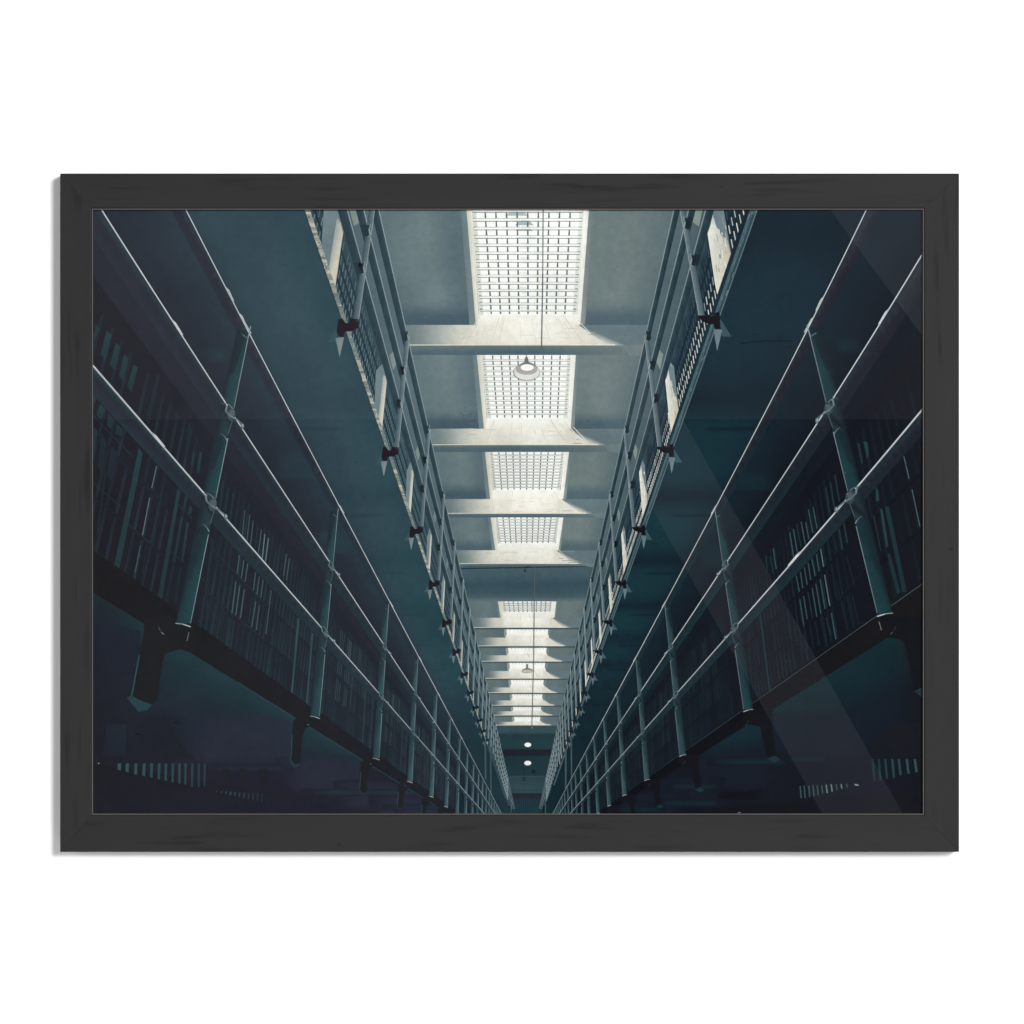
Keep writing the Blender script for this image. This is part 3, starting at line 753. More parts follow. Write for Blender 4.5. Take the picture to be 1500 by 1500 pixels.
LINER = '''1257.3 649.5 1263 678.8 3.4 1|1324 668.5 1331.7 701.5 1.3 3|1335.8 717 1347.5 771 1.3 3|1305.7 589 1315 629 1.2 2|1280 755.4 1290.3 807.5 1.6 1|1351.2 785.5 1353.4 801.6 1.4 4
1156.9 780.3 1162.7 816.3 1.7 4|1162 774.5 1167.9 809 1.7 4|1167 767 1173.4 801.6 1.6 1|1173.4 764 1179.6 797 1.7 4|1180.3 765 1184.7 790 1.7 4|1184 746 1190.6 781 1.7 4|1191 743 1197 775 1.7 4|1222.9 695 1229.5 734.5 2.3 1|1216.3 706.7 1222 743 2.3 1|1209.7 714 1215.5 752 2.3 1
1166.4 843.4 1170.8 866.9 1.7 4|1172.3 837.5 1176 861.7 1.7 4|1178 831 1182.5 856.6 1.7 4|1183.6 824.3 1187.7 849.3 1.7 4|1189 818.5 1194 844 1.7 4|1195.7 811.9 1199.8 836.8 1.8 4|1202 804 1206.4 830.2 1.9 3
1171.5 877.9 1177.4 916 1.7 4|1177 872.7 1182.5 907 1.7 4|1183.3 866.9 1189.9 904.3 1.7 1|1189.6 861 1196.5 903.5 1.7 4|1195 855 1202.3 899 1.7 4|1201.3 848.5 1208.5 891.8 1.8 4|1207.8 842 1215.5 887.4 1.9 3|1210.4 904.3 1216.3 930.7 1.8 1|1217.7 897.7 1224.3 936.5 1.9 4
1236 766.4 1241.2 795.7 2.6 1|1229 775 1234 805 2.6 1|1221.5 785 1226 808 2.6 2|1226.5 880.8 1267.6 831 1.2 2|1132.5 803 1137 833.7 1.7 4|1128 814.7 1132.5 839.6 1.7 1|1121.5 813.2 1124.4 836.7 1.7 1|1113.5 901.2 1127.4 1011 2.8 1|1096 926 1103 1020 1.8 2
1155 900 1160 940 2 2|1162 905 1168 945 2 2|1170 915 1176 950 2 2|1178 915 1184 952 2 2|1186 915 1192 950 2 2|1194 910 1200 945 2 2|1202 905 1209 940 2 2|1232 880 1242 925 2 2|1240 872 1250 920 2 2|1248 870 1258 915 2 2|1225 850 1231 878 2 2|1240 815 1252 860 2 2'''
PALL = [(42, 66, 70), (40, 59, 65), (38, 49, 57), (104, 128, 134), (70, 95, 100), (56, 83, 90)]
PALR = [(40, 68, 72), (31, 54, 60), (26, 36, 44), (82, 108, 112), (54, 82, 87), (34, 60, 67)]
def quads(I, data, pal):
    for t in data.replace('\n', '|').split('|'):
        a = [float(x) for x in t.split()]
        c = pal[int(a[8])]
        I.poly([(a[0], a[1]), (a[2], a[3]), (a[4], a[5]), (a[6], a[7])], [c, c, lerp(c, (30, 40, 48), .25), lerp(c, (30, 40, 48), .25)])
def strokes(I, data, pal, n=0, X=.70, mirror=False, dim=0.0, base=(36, 40, 48)):
    for t in data.replace('\n', '|').split('|'):
        a = [float(x) for x in t.split()]
        p, q = (a[0], a[1]), (a[2], a[3]); w = a[4]
        if mirror: p, q = (2*VX-p[0], p[1]), (2*VX-q[0], q[1])
        if n:
            h0 = VY-q[1]; r = sh([p, q], X, n)
            if r is None: continue
            p, q = r; w *= (VY-q[1])/h0
        c = lerp(pal[int(a[5])], base, dim)
        I.line(p, q, w, lerp(c, base, .12), w*.9, c)
def lower_cells(s):
    L = s < 0
    I = Ink()
    I.field(wedge(s, .74, 1.42, TOP, 1194), (lambda x, y: ramp([(135, (35, 36, 42)), (330, (38, 41, 50)), (470, (38, 43, 53)), (700, (30, 40, 50))], x)) if L else
            (lambda x, y: ramp([(850, (18, 26, 35)), (1100, (23, 26, 34)), (1200, (17, 21, 29)), (1354, (25, 27, 34))], x)), 18)
    I.make('printed_cell_wall', 'shadowed wall of the lower cells on the %s of the photo' % ('left' if L else 'right'))
    I = Ink()
    # close-set bars of every cell front, dim in the shade
    rr = random.Random(5 if L else 9)
    z = .55
    while z < 7.2:
        kb_ = 1.40; Yb = .70*CO/kb_; zc = CO*z + SI*Yb
        bx, by = VX + s*F*.70/zc, VY - F*Yb/CO/zc
        zx, zy = VX, -1900.0
        def at_k(k):                                     # where the upright through (bx, by) crosses slope k
            lo, hi = 0., .5
            for _ in range(26):
                m = (lo+hi)/2; x, y = bx + (zx-bx)*m, by + (zy-by)*m
                if abs(x-VX)/(VY-y) > k: lo = m
                else: hi = m
            return (x, y)
        ph = (z/1.0) % 1.0
        if not (.30 < ph < .42 or .62 < ph < .70):
            for k0, k1 in ((1.39, 1.192), (1.178, 1.02), (1.006, .90), (.88, .775)):
                v = rr.random()
                if v < .05: continue
                nr = sm((VY-by-250)/250)
                c = lerp(lerp((40, 46, 55), (44, 61, 68), v), (38, 43, 52), nr*.55) if L else lerp(lerp((22, 28, 36), (27, 41, 48), v), (22, 27, 35), nr*.55)
                p, q = at_k(k0), at_k(k1)
                I.line(p, q, max(.5, .0105*F/zc*.5), c, None, lerp(c, (38, 41, 50) if L else (20, 26, 34), .5))
        z += .031
    I.lift()
    for k in (1.185, 1.013, .893):
        I.poly([on(s, k-.004, 560), on(s, k+.004, 560), on(s, k+.004, 1150), on(s, k-.004, 1150)], (36, 42, 50) if L else (18, 22, 29))
    I.make('printed_cell_grille', 'close-set bars of the lower cells on the %s' % ('left' if L else 'right')); I = Ink()
    if L: quads(I, NEARL, PALL); I.lift(); strokes(I, LINEL, PALL)
    else: quads(I, NEARR, PALR); I.lift(); strokes(I, LINER, PALR)
    I.make('printed_cell_bars', 'nearest lower cell bars on the %s' % ('left' if L else 'right'))
    base = LAYER[0]
    for n in range(0 if L else 1, 6):
        LAYER[0] = base; I = Ink()
        strokes(I, BAYL, PALL if L else PALR, n, mirror=not L, dim=(.0 if n == 0 else .35 + .1*n) if L else .7, base=(37, 42, 52) if L else (20, 26, 34))
        I.make('printed_cell_bars', 'lower cell bars in one bay on the %s' % ('left' if L else 'right'))
both(lower_cells)

# ---- lower walkway: slab edge, soffit below, brackets
def lower_walkway(s):
    L = s < 0; nm = 'left' if L else 'right'
    I = Ink()
    def fn(x, y):
        h = max(1, VY-y); k = abs(x-VX)/h
        d = (k-1.6)
        if L:
            c = ramp([(0, (38, 63, 69)), (.22, (36, 53, 61)), (.6, (38, 47, 57)), (1.2, (36, 42, 53)), (3, (36, 37, 45))], d)
            c = lerp(c, (37, 38, 50), sm((y-1085)/60)); c = lerp(c, (34, 34, 40), sm((250-x)/120)*.6)
            c = lerp(c, (44, 48, 60), .5*sm((1100-y)/40)*sm((y-1050)/20)*sm((x-280)/60)*sm((440-x)/60))
        else:
            c = ramp([(0, (21, 45, 51)), (.25, (22, 41, 49)), (.6, (22, 32, 42)), (1.2, (21, 27, 37)), (3, (23, 25, 33))], d)
            c = lerp(c, (22, 26, 36), sm((y-1075)/50)); c = lerp(c, (24, 25, 31), sm((x-1300)/50)*.7)
        return c
    far = 8.0
    poly = [on(s, 1.595, 850), on(s, far, 1100) , on(s, far, 1194), on(s, 1.595, 1194)]
    x_out = PX0 if L else PX1
    poly = [(x_out, 846), on(s, 1.595, VY-abs(x_out-VX)/1.595), on(s, 1.595, 1194), (x_out, 1194)]
    I.field(poly, fn, 10)
    I.lift()
    for i in range(50):
        x = (random.uniform(150, 640) if L else random.uniform(900, 1345)); y = random.uniform(940, 1180)
        if abs(x-VX)/(VY-y) < 1.7: continue
        c = fn(x, y); I.line((x, y), (x+random.uniform(3, 16), y+random.uniform(-.6, .6)), random.uniform(.5, 1.3), lerp(c, (20, 26, 32), random.uniform(.1, .5)))
    # recess shadows in the wall under the walkway
    if L:
        I.poly([(135, 905), (207, 925), (205, 960), (190, 1020), (135, 1040)], [(37, 42, 54), (36, 44, 56), (35, 40, 52), (36, 40, 50), (34, 35, 42)])
        I.poly([(157, 1060), (186, 1062), (184, 1106), (150, 1110)], [(37, 44, 55), (37, 46, 56), (35, 42, 52), (35, 39, 49)])
        I.poly([(200, 1050), (280, 1050), (296, 1068), (302, 1085), (292, 1112), (195, 1112)], [(36, 40, 51), (35, 38, 46), (36, 40, 48), (38, 42, 51), (36, 39, 47), (35, 38, 47)])
        I.poly([(135, 1118), (400, 1160), (640, 1166), (640, 1194), (135, 1194)], [(33, 34, 40), (36, 38, 47), (38, 40, 52), (36, 38, 50), (34, 36, 44)])
        I.poly([(440, 1150), (520, 1163), (520, 1172), (440, 1166)], [(37, 39, 49), (35, 37, 46), (36, 38, 48), (37, 39, 49)])
    else:
        I.poly([(1060, 1154), (1116, 1156), (1112, 1172), (1050, 1170)], (18, 21, 28)); I.poly([(1085, 1114), (1106, 1114), (1106, 1148), (1085, 1148)], (19, 23, 32))
        I.poly([(980, 1180), (1354, 1162), (1354, 1194), (980, 1194)], [(20, 26, 34), (25, 26, 32), (26, 26, 34), (19, 21, 27)])
        I.poly([(1208, 1060), (1354, 1058), (1354, 1108), (1210, 1110)], [(24, 30, 40), (26, 28, 33), (25, 27, 34), (23, 26, 36)])
        I.poly([(1340, 1012.6), (1354, 1007), (1354, 1024)], (36, 62, 66)); I.line((1341, 1012.5), (1354, 1007), 1, (84, 104, 106))
    I.lift()
    wallb = [(250, 1046), (330, 1040), (426, 1052), (425, 1112), (430, 1126), (330, 1126), (290, 1116), (258, 1080)]
    for n in range(0, 5):
        q = wallb if n == 0 else carry(wallb, (460, 1050), .66, n)
        if not L: q = [(2*VX-x + 6, y-6) for x, y in q]
        def wf_(x, y, q=q):
            ya, yb = min(p[1] for p in q), max(p[1] for p in q); xa, xb = min(p[0] for p in q), max(p[0] for p in q)
            t = (y-ya)/(yb-ya); inner = (x-xa)/(xb-xa) if L else (xb-x)/(xb-xa)
            a = sm(t*5)*sm(inner*2.6)*sm((1-t)*5)
            return lerp(fn(x, y), (44, 49, 63) if L else (25, 32, 43), a*.85)
        I.field(q, wf_, 7); I.lift()
    I.lift()
    bands = ((440, 640, 1161, 5, (43, 56, 66)), (300, 430, 1126, 4, (42, 52, 62)), (560, 660, 1182, 4, (40, 54, 62))) if L else \
            ((1035, 1165, 1116, 6, (23, 46, 55)), (975, 1060, 1152, 5, (28, 48, 56)), (960, 1062, 1177, 6, (22, 47, 54)), (1150, 1215, 1112, 5, (26, 44, 52)), (900, 975, 1186, 5, (22, 44, 51)))
    for xa, xb, yc, hh, col in bands:
        I.lift()
        I.field([(xa, yc-hh), (xb, yc-hh), (xb, yc+hh), (xa, yc+hh)], lambda x, y, xa=xa, xb=xb, yc=yc, hh=hh, col=col: lerp(fn(x, y), col, .9*sm(1-abs(y-yc)/hh)*sm(min(x-xa, xb-x)/(xb-xa)*4)), 3.5)
    I.make('printed_walkway_soffit', 'shadowed underside of the lower walkway on the %s' % nm)
    # barred openings low on the wall
    I = Ink()
    if L:
        xs = (432, 475, 522, 567, 608, 650, 687, 725, 762, 795, 832, 868, 900); bs = (930, 940, 955, 962, 970, 980, 988, 997, 1003, 1010, 1022, 1025, 1018)
        for i, (x, b) in enumerate(zip(xs, bs)):
            c = lerp((58, 86, 88), (44, 64, 72), i/12.); X0, Y0, Y1 = 60+x/3.75, 1118.3, 880+b/3.75
            I.poly([(X0-2.4+i*.06, Y0), (X0+2.4-i*.08, Y0), (X0+1.8-i*.1, Y1+.6), (X0-3.0+i*.1, Y1-.6)], c)
        I.make('printed_barred_opening', 'nearer row of lit bars low on the wall on the left'); I = Ink()
        for i in range(11):
            X0 = 318 + i*6.6; I.line((X0, 1158.5+i*.4), (X0-.4, 1160+i*1.5), 2.2, lerp((58, 82, 84), (42, 52, 62), min(1, abs(i-3)/6.)))
        for x in (325, 380, 350): I.poly([(x, 1126), (x+12, 1126), (x+12, 1148), (x-2, 1148)], (36, 39, 47))
        I.ell(144.5, 1118.3, 1, 1.2, (150, 150, 150), 8)
    else:
        for i, (x, b) in enumerate(zip((875, 935, 1000, 1070, 1135, 1215, 1295, 1375), (1120, 1110, 1095, 1085, 1060, 1045, 1030, 1010))):
            X0 = 1150+x/6.818; c = lerp((28, 50, 56), (56, 84, 86), i/7.); Y1 = 980+b/6.818
            I.poly([(X0-1.8, 1112), (X0+1.8, 1112), (X0+4.2, Y1-.4), (X0+1.0, Y1+.4)], c)
        I.make('printed_barred_opening', 'nearer row of lit bars low on the wall on the right'); I = Ink()
        for i, (x, a, b) in enumerate(zip((150, 190, 235, 278, 320, 365, 410, 460, 510, 558, 612), (1170, 1165, 1165, 1160, 1160, 1160, 1155, 1150, 1150, 1150, 1145), (1290, 1290, 1280, 1270, 1260, 1245, 1240, 1225, 1210, 1195, 1185))):
            X0 = 1150+x/6.818; I.line((X0, 980+a/6.818), (X0+1.6, 980+b/6.818), 2.0, (56, 82, 84) if i not in (6, 7, 9) else (104, 124, 126))
        I.poly([(1251, 1148), (1257, 1149), (1258.5, 1151), (1253, 1151)], (120, 140, 142)); I.line((1081, 1190.5), (1085, 1190.3), 1.2, (120, 120, 118))
    I.make('printed_barred_opening', 'farther row of lit bars low on the wall on the %s' % nm)
    # slab edge
    I = Ink()
    k0 = 1.388 if L else 1.42
    I.field([on(s, k0, 780), on(s, 1.607, 780), on(s, 1.607, 1194), on(s, k0, 1194)], (lambda x, y: ramp([(135, (33, 33, 36)), (460, (36, 37, 43)), (640, (30, 36, 44))], x)) if L else
            (lambda x, y: ramp([(900, (15, 18, 25)), (1100, (19, 20, 26)), (1354, (27, 27, 30))], x)), 18)
    I.lift()
    if not L: I.line(on(s, 1.42, 840), on(s, 1.42, 1170), 1.1, (74, 88, 88), .5, (40, 56, 60))
    else: I.line(on(s, 1.61, 1000), on(s, 1.61, 1180), 2.4, (42, 70, 76), .8)
    I.make('printed_walkway_edge', 'dark edge of the lower walkway on the %s' % nm)
    # hanging brackets
    br = [(212, 905), (210, 930), (204, 960), (193, 1019), (208, 1027), (223, 1032), (231, 1024), (236, 985), (241, 958), (264, 951), (286, 958), (286, 920), (240, 900)]
    foot = [(186, 1022), (193, 1018), (223, 1032), (216, 1040), (203, 1043)]
    for n in range(0, 8):
        b, f = carry(br, (268.5, 913), .66, n), carry(foot, (268.5, 913), .66, n)
        if L and n >= 1:
            b = carry([(444, 1043), (429, 1056), (428, 1076), (426, 1111), (432, 1120), (440, 1118), (443, 1080), (447, 1067), (456, 1063), (470, 1067), (482, 1072), (482, 1052), (460, 1038)], (460, 1050), .66, n-1)
            f = carry([(423, 1112), (427, 1110), (440, 1119), (436, 1124), (430, 1125)], (460, 1050), .66, n-1)
        if not L and n == 0:
            b = [(1288, 903), (1356, 903), (1356, 1006), (1339, 1012), (1331, 965), (1326, 945), (1321, 937), (1302, 934)]; f = [(1339, 1012.6), (1356, 1006.5), (1356, 1026)]
        elif not L:
            b = carry([(1087, 1042), (1104, 1039), (1132, 1036), (1131, 1060), (1133, 1080), (1138, 1103), (1124, 1108), (1117, 1082), (1113.5, 1064), (1096, 1061), (1089, 1054)], (1096, 1039), .66, n-1)
            f = carry([(1123.5, 1111), (1135, 1107), (1143.6, 1112.5), (1133.5, 1117)], (1096, 1039), .66, n-1)
        I = Ink()
        I.poly(f, lerp((44, 70, 77), (40, 54, 63), sm(n/2)) if L else (32, 56, 61))
        I.lift().poly(b, (36, 37, 41) if L else (21, 23, 28))
        if L: I.lift().line(b[2], b[3], max(.8, 1.8*(VY-b[3][1])/244), (50, 86, 92) if L else (40, 70, 74))
        if n < 4:
            q = carry([(232, 918), (235, 924), (236, 926), (240, 929)], (268.5, 913), .66, n)
            if not L: q = [(2*VX-x, y) for x, y in q]
            if n == 0 or not L: I.line(q[0], q[1], .7, (92, 106, 110) if L else (60, 66, 68))
            I.line(q[2], q[3], 1.3*(VY-q[2][1])/340, (120, 142, 146) if L else (70, 80, 82))
        I.make('printed_walkway_bracket', 'dark bracket under the lower walkway on the %s' % nm)
both(lower_walkway)

# ---- lower railings ---------------------------------------------------------
def lower_railing(s):
    L = s < 0; nm = 'left' if L else 'right'
    X = .66
    tube = ((.526, .549), (.657, .699), (.876, .930)) if L else ((.530, .5545), (.664, .704), (.886, .938))
    p_top, p_bot = ((357, 482), (268.5, 913)) if L else ((1193, 480), (1296, 898))
    posts = []
    barrel = (.012, .010, .004) if L else (.03, .03, .03)      # the lens bows these long tubes a little
    def on2(kk, k, y):
        x = VX + s*k*(VY-y); r2 = ((x-744)**2 + (y-750)**2) / 744.0**2
        return (VX + s*k*(VY-y)*(1 - barrel[kk]*(r2-.25)), y)
    cuts = (TOP, 400, 500, 600, 720, 860, 1020, 1194)
    # dark bodies of the tubes first, then posts, then the lit edges
    rails = [Ink() for _ in tube]
    for kk, (R, (ka, kb)) in enumerate(zip(rails, tube)):
        near, outer, farc = ((45, 49, 60), (44, 55, 65), (38, 57, 65)) if L else ((32, 34, 44), (27, 40, 49), (25, 54, 59))
        for ya, yb in zip(cuts, cuts[1:]): R.field([on2(kk, ka, ya), on2(kk, kb, ya), on2(kk, kb, yb), on2(kk, ka, yb)],
                lambda x, y, ka=ka, kb=kb, near=near, outer=outer, farc=farc: lerp(ramp([(0, lerp(near, (100, 116, 122), .24 if L else .20)), (.12, lerp(near, (90, 104, 110), .05)), (.34, lerp(near, (26, 30, 36), .2)), (.5, near), (.75, near), (1, outer)], (abs(x-VX)/max(1, VY-y)-ka)/(kb-ka)),
                                                                             farc, sm((y-520)/450)*.75*sm((abs(x-VX)/max(1, VY-y)-ka)/(kb-ka)*1.4)), 9)
    LAYER[0] += 1
    base = LAYER[0]
    for n in range(0, 22):
        LAYER[0] = base
        q = [p_top, p_bot] if n == 0 else sh([(489.5, 748), (461.5, 1049)] if L else [(1053.5, 749), (1096, 1039)], X, (n-1)*.985)
        (tx, ty), (bx, by) = q
        if ty > 1200: break
        w1 = 22.0*(VY-by)/350.0; w0 = w1*.86
        if w1 < .5: break
        I = Ink(); i, o = -s, s
        f = sm(n/3.5)
        if L: dk, mid, lit, rim = lerp((36, 44, 52), (46, 62, 70), f), lerp((38, 64, 70), (56, 82, 89), f), lerp((42, 73, 78), (72, 100, 107), f), (150, 170, 175)
        else: dk, mid, lit, rim = lerp((24, 32, 40), (24, 42, 48), f), lerp((29, 56, 62), (52, 76, 82), f), lerp((33, 63, 69), (68, 91, 96), f), (128, 150, 155)
        def at(t, u, tx=tx, ty=ty, bx=bx, by=by, w0=w0, w1=w1, i=i):   # t down the post, u -1 (outer) .. 1 (inner)
            w = w0 + (w1-w0)*t
            return (tx + (bx-tx)*t + i*u*w/2, ty + (by-ty)*t)
        I.poly([at(0, -1), at(0, 1), at(1, 1), at(1, -1)], [dk, lerp(dk, mid, .5), mid, lerp(dk, mid, .3)])
        I.lift()
        # each stretch: in the shadow of the tube above at its top, lit lower down
        ts = []
        for ka, kb in tube:
            lo, hi = 0., 1.
            for _ in range(24):
                m = (lo+hi)/2; x, y = tx+(bx-tx)*m, ty+(by-ty)*m
                if abs(x-VX)/(VY-y) < (ka+kb)/2: lo = m
                else: hi = m
            ts.append(lo)
        seg = [(0.02, ts[1]-.015), (ts[1]+.07, ts[2]-.02), (ts[2]+.09, 1.0)]
        for a, b in seg:
            m = a + (b-a)*.5
            I.poly([at(a, .55), at(a, .95), at(m, .95), at(m, -.15)], [lerp(dk, mid, .6), mid, lit, mid])
            I.poly([at(m, -.15), at(m, .95), at(b, .95), at(b, -.55)], [mid, lit, lit, mid])
            I.poly([at(m, -.95), at(m, -.15), at(b, -.55), at(b, -.97)], [dk, mid, mid, lerp(dk, mid, .4)])
        I.lift()
        for a, b in seg: I.line(at(a, .97), at(b, .97), max(.6, .95*w1/22), rim if n < 3 else lerp(rim, lit, .5), None, lerp(rim, lit, .25 if n < 2 else .6))
        # collar at the foot
        I.line(at(1, -1.05), at(1.003, 0), max(.7, .05*w1), lerp(rim, (200, 210, 210), .2)).line(at(1.003, 0), at(1.012, 1.08), max(.8, .07*w1), (184, 196, 200))
        if n < 1:
            I.line(at(1.03, 1.0), at(1.06, .96), 1.0*w1/22, (120, 124, 124))
            for j in range(16):
                p = at(random.uniform(.1, .98), random.uniform(-.4, .9)); I.ell(p[0], p[1], .5, .6, random.choice((lit, lerp(lit, (130, 150, 154), .5), dk)), 6)
        posts.append((at, w0, w1, ts, n))
        I.make('printed_rail_post', 'lower railing post on the %s' % nm)
    LAYER[0] = base + 6
    hl = ((1.4, 1.15), (1.85, 1.25), (3.5, 1.5))
    names = ('top', 'middle', 'lowest')
    for kk, (R, (ka, kb)) in enumerate(zip(rails, tube)):
        LAYER[0] = base + 6; R.make('printed_handrail', '%s tube of the lower railing on the %s' % (names[kk], nm))
    base = LAYER[0]
    for kk, (ka, kb) in enumerate(tube):
        LAYER[0] = base; I = Ink()
        wn, wf = hl[kk]
        # soft glow then the bright lit edge
        ys = [TOP + (1194-TOP)*j/24. for j in range(25)]
        def wid(y): return wf*.55 + (wn - wf*.55)*max(0., (VY-y-70)/(VY-TOP-70))
        glow = (40, 62, 66) if L else (30, 48, 52)
        for ya, yb in zip(ys, ys[1:]):
            I.line(on2(kk, ka+.003+.002*kk, ya), on2(kk, ka+.003+.002*kk, yb), wid(ya)*1.6, glow, wid(yb)*1.6, glow)
        I.lift()
        for ya, yb in zip(ys, ys[1:]):
            f = sm((ya-900)/260); c = lerp((174, 179, 184) if kk == 2 else (204, 209, 212), (134, 152, 157), f)
            I.line(on2(kk, ka, ya), on2(kk, ka, yb), wid(ya), c, wid(yb))
        if kk == 2:
            I.lift()
            for ya, yb in zip(ys[:16], ys[1:17]): I.line(on2(kk, ka-.0012, ya), on2(kk, ka-.0012, yb), wid(ya)*.35, (216, 219, 222), wid(yb)*.35)
        # sleeves on the tube
        I.lift()
        cps = {0: (432, 470), 1: (481,), 2: (646,)}[kk] if L else {0: (446,), 1: (465,), 2: (820,)}[kk]
        for yy in cps:
            l = {0: 11, 1: 12, 2: 11}[kk]
            I.line(on2(kk, ka-.001, yy-l), on2(kk, ka-.0028, yy-l*.6), wn*.9, (150, 162, 166), wn*1.0, (212, 216, 218)).line(on2(kk, ka-.0028, yy-l*.6), on2(kk, ka-.0022, yy+l*.8), wn*1.0, (212, 216, 218), wn*.8, (200, 206, 208)).line(on2(kk, ka-.0022, yy+l*.8), on2(kk, ka+.001, yy+l), wn*.7, (170, 180, 182))
            I.line(on2(kk, ka+.002, yy+l), on2(kk, ka+.008, yy+l+2), wn*.5, (70, 92, 96))
        I.make('printed_rail_highlight', 'bright lit edge of the %s lower tube on the %s' % (names[kk], nm))
    # fittings where tubes cross the posts
    base = LAYER[0]
    for at, w0, w1, ts, n in posts[:9]:
        for kk in (1, 2):
            LAYER[0] = base; I = Ink()
            t = ts[kk]; w = w0 + (w1-w0)*t; c = (126, 145, 150) if n < 3 else (114, 134, 140)
            if not L: c = lerp(c, (110, 132, 138), .4)
            ka = tube[kk][0]
            if n < 4:
                bodyc = lerp((37, 45, 54), (38, 54, 62), sm(n/3)) if L else lerp((25, 33, 41), (28, 44, 52), sm(n/3))
                lit = lerp(bodyc, (70, 98, 104), .45)
                I.poly([at(t-.040, -1.05), at(t-.040, .9), at(t-.012, 1.14), at(t+.015, 1.02), at(t+.062, .92), at(t+.07, -1.0)], [bodyc, lit, lit, bodyc, lit, bodyc])
                I.lift()
                up = [at(t-.048 + .032*max(0, (u+.5)/1.7)**2.0, u) for u in (-1.0, -.7, -.4, -.1, .2, .5, .75, .95, 1.1, 1.2)]
                for j, (p, q) in enumerate(zip(up, up[1:])): I.line(p, q, w*(.045 + .035*j/9), lerp(bodyc, c, min(1, .45 + j*.1)))
                I.line(up[-1], at(t+.004, 1.12), w*.06, lerp(c, bodyc, .3)).line(at(t+.004, 1.12), at(t+.055, .90), w*.055, lerp(c, bodyc, .45))
                dn = [at(t+.055 + .026*max(0, (u+.2)/1.2)**1.6, u) for u in (-.2, .1, .4, .65, .85, 1.0)]
                for j, (p, q) in enumerate(zip(dn, dn[1:])): I.line(p, q, w*(.05 + .03*j/5), lerp(bodyc, c, min(1, .5 + j*.16)))
                # the tube's sleeve swings round the post, a rounded nut on its far side
                cx, cy = at(t, .25); hs = w*.6
                ex, ey = on2(kk, ka+.004, cy-hs*.35); I.ell(ex, ey, w*.30, w*.46, lerp(bodyc, c, .36), 16).lift().ell(ex+w*.03, ey-w*.06, w*.18, w*.28, lerp(bodyc, c, .55), 14).lift()
                sw = [on2(kk, ka, cy-hs*1.5), on2(kk, ka+.012, cy-hs*.75), on2(kk, ka+.008, cy-hs*.2), on2(kk, ka-.002, cy+hs*.3), on2(kk, ka-.006, cy+hs*.75)]
                for j, (p, q) in enumerate(zip(sw, sw[1:])): I.line(p, q, w*(.13 - .01*j), lerp(c, bodyc, .15 + .15*(j % 2)))
                I.lift()
                nx_, ny_ = on2(kk, ka-.004, cy+hs*1.05)
                I.ell(nx_, ny_, w*.13, w*.21, lerp(bodyc, c, .75), 14).lift().ell(nx_+w*.02, ny_-w*.03, w*.07, w*.12, lerp(c, (190, 200, 202), .4), 12)
            else:
                I.line(at(t-.03, -1.1), at(t-.02, 1.1), max(.7, .14*w), c); I.ell(*at(t+.05, .7), max(.5, .17*w), max(.5, .17*w), c, 8)
            I.make('printed_rail_fitting', 'pipe fitting on a lower railing post on the %s' % nm)
        if n < 7:
            LAYER[0] = base; I = Ink(); ka = tube[0][0]; p = at(0.0, .3)
            I.line(on2(0, ka-.002, p[1]-w0*.7), on2(0, ka-.003, p[1]+w0*.35), w0*.10, (170, 182, 186)); I.line(at(.018, -.1), at(.032, .95), .07*w0, (84, 110, 116)).line(at(-.01, 1.0), at(.03, .95), .08*w0, (130, 150, 154))
            I.make('printed_rail_fitting', 'pipe fitting at the head of a lower railing post on the %s' % nm)
    LAYER[0] = base + 4
both(lower_railing)

# ---- hanging lamps and their cables
I = Ink(); I.line((795.8, 300), (795.2, 400), 1.7, (120, 131, 130), 1.4).line((795.2, 400), (793.4, 508), 1.5, (88, 99, 99)); I.line((793.5, 505), (790, 514), 1.0, (90, 108, 114)).line((793.5, 505), (795, 514), 1.0, (90, 108, 114))
I.make('printed_cable', 'long thin cable hanging by the nearest skylight')
I = Ink(); I.line((783, 831), (782, 960), 1.2, (92, 104, 106)).line((782, 960), (779.2, 1066), 1.1, (96, 108, 108)).ell(779.3, 1066, 1.1, 1.6, (110, 124, 126), 8)
I.make('printed_cable', 'long thin cable hanging along the far skylights')
I = Ink()
I.poly([(769.3, 523.5), (773.3, 523.5), (774.6, 530.5), (768, 530.5)], (112, 116, 112)).lift()
I.poly([(752, 545), (753.6, 540.5), (759, 535), (766, 531), (771.6, 529.5), (777.5, 531), (784.5, 535), (789.8, 540.5), (791.4, 545)], (120, 124, 120)).lift()
I.ell(771.7, 545.6, 19.7, 12.0, (138, 138, 134)).lift().ell(771.7, 545.4, 18.9, 11.3, (226, 225, 220)).lift()
I.ell(771.7, 541.2, 15.8, 7.7, (172, 168, 166)).lift().ell(772.2, 538.3, 9.4, 4.8, (252, 252, 248))
I.make('printed_pendant_lamp', 'white enamel pendant lamp in front of the second skylight')
I = Ink()
I.poly([(771.2, 972.5), (773.4, 972.5), (774, 979), (770.6, 979)], (120, 124, 116)).lift()
I.poly([(764, 983), (766, 980.2), (770, 978.6), (774.6, 978.6), (779, 980.2), (781.2, 983), (779, 985), (772.6, 985.8), (766, 985)], (134, 136, 126)).lift().ell(772.6, 983.2, 7.4, 2.0, (196, 196, 182), 16)
I.make('printed_pendant_lamp', 'small distant pendant lamp against the far skylights')
print('ink layers', LAYER[0])

# ------------------------------------------------------------------ light
w = bpy.data.worlds.new('World'); sc.world = w; w.use_nodes = True
bg = w.node_tree.nodes['Background']; bg.inputs['Color'].default_value = (.9, .95, 1, 1); bg.inputs['Strength'].default_value = 0.03

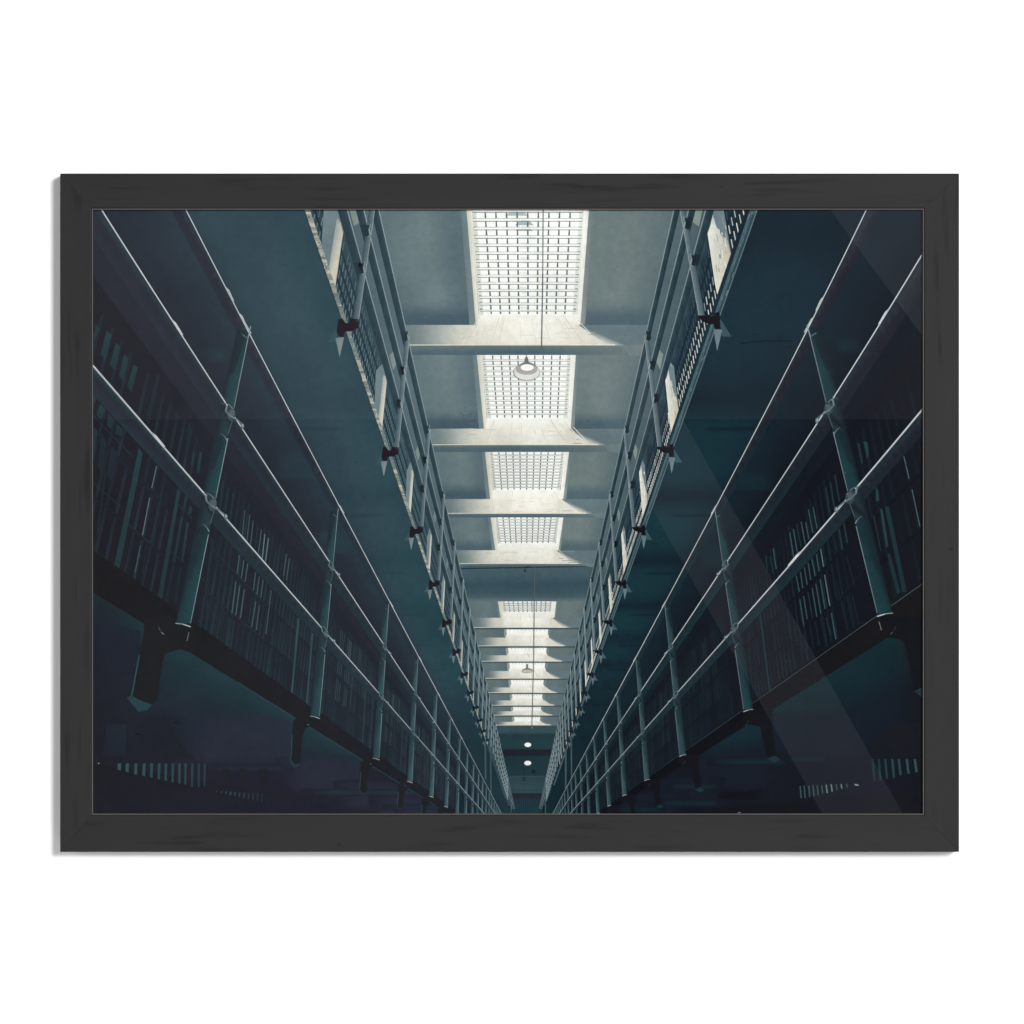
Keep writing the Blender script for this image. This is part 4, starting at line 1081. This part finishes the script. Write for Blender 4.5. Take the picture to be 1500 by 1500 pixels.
def area(name, loc, target, sx, sy, power, roll=0.0, col=(1, 1, 1)):
    l = bpy.data.lights.new(name, 'AREA'); l.shape = 'RECTANGLE'; l.size = sx; l.size_y = sy; l.energy = power; l.color = col
    o = bpy.data.objects.new(name, l); C.objects.link(o)
    from mathutils import Vector, Quaternion
    d = Vector(target) - Vector(loc)
    q = d.to_track_quat('-Z', 'Y') @ Quaternion((0, 0, 1), roll)
    o.location = loc; o.rotation_mode = 'QUATERNION'; o.rotation_quaternion = q
    return o
KEY_D = 6.0
area('key_softbox', (2.30, -KEY_D, 1.38), (0, 0, 0), 1.7, 1.7, 610)
area('fill_softbox', (-3.6, -2.2, -.4), (0, 0, 0), 2.2, 2.6, 95)
area('fill_softbox', (3.6, -2.0, .6), (0, 0, 0), 2.2, 2.6, 85)
area('fill_softbox', (0, -2.2, -3.4), (0, 0, 0), 2.6, 2.0, 60)

# dim strip lamps behind the camera: they are what the glass mirrors
L_D = 5.7                                            # distance of the strips from the glass
MAG = 1 + L_D/D_CAM
def mirror_lamp(name, cx, cy, wpx, hpx, ang, lum, dd=0.0):
    """a strip seen in the glass centred on (cx, cy), wpx x hpx, turned by ang"""
    mag = 1 + (L_D + dd)/D_CAM
    sx, sy = wpx*S*mag, hpx*S*mag
    l = bpy.data.lights.new(name, 'AREA'); l.shape = 'RECTANGLE'; l.size = sx; l.size_y = sy; l.energy = lum*math.pi*sx*sy; l.color = (.93, .97, 1.08)
    o = bpy.data.objects.new(name, l); C.objects.link(o)
    o.location = (wx(cx)*mag, Y_FACE - L_D - dd, wz(cy)*mag)
    from mathutils import Matrix
    # lamp -Z must look along +Y (towards the wall)
    m = Matrix(((1, 0, 0), (0, 0, -1), (0, 1, 0)))   # local x->X, local y->Z, local z->-Y
    o.rotation_euler = (m @ Matrix.Rotation(ang, 3, 'Z')).to_euler()
    return o
mirror_lamp('strip_lamp', 744, 614-420, 1700, 840, 0.0, .10)
a = math.atan2(1, .558)                              # slope of the long band
bx, by = 1090, 870
mirror_lamp('strip_lamp', bx - 6, by, 1500, 118*math.sin(a), -a, .17, .05)
mirror_lamp('strip_lamp', 1284 + 300*math.sin(math.atan(1.37)), 400 - 300*math.cos(math.atan(1.37)), 1400, 600, -math.atan(1.37), .21, .10)

# ------------------------------------------------------------------ camera
cam = bpy.data.cameras.new('camera'); cam.lens = 200; cam.sensor_width = 36; cam.clip_end = 100; cam.clip_start = .05
co = bpy.data.objects.new('camera', cam); C.objects.link(co)
co.location = (0, Y_FACE - D_CAM, 0); co.rotation_euler = (math.pi/2, 0, 0)
sc.camera = co
sc.view_settings.view_transform = 'Standard'; sc.view_settings.look = 'None'
sc.view_settings.exposure = 0; sc.view_settings.gamma = 1; sc.view_settings.use_curve_mapping = False
sc.cycles.max_bounces = 8; sc.cycles.transparent_max_bounces = 12
sc.cycles.use_denoising = True
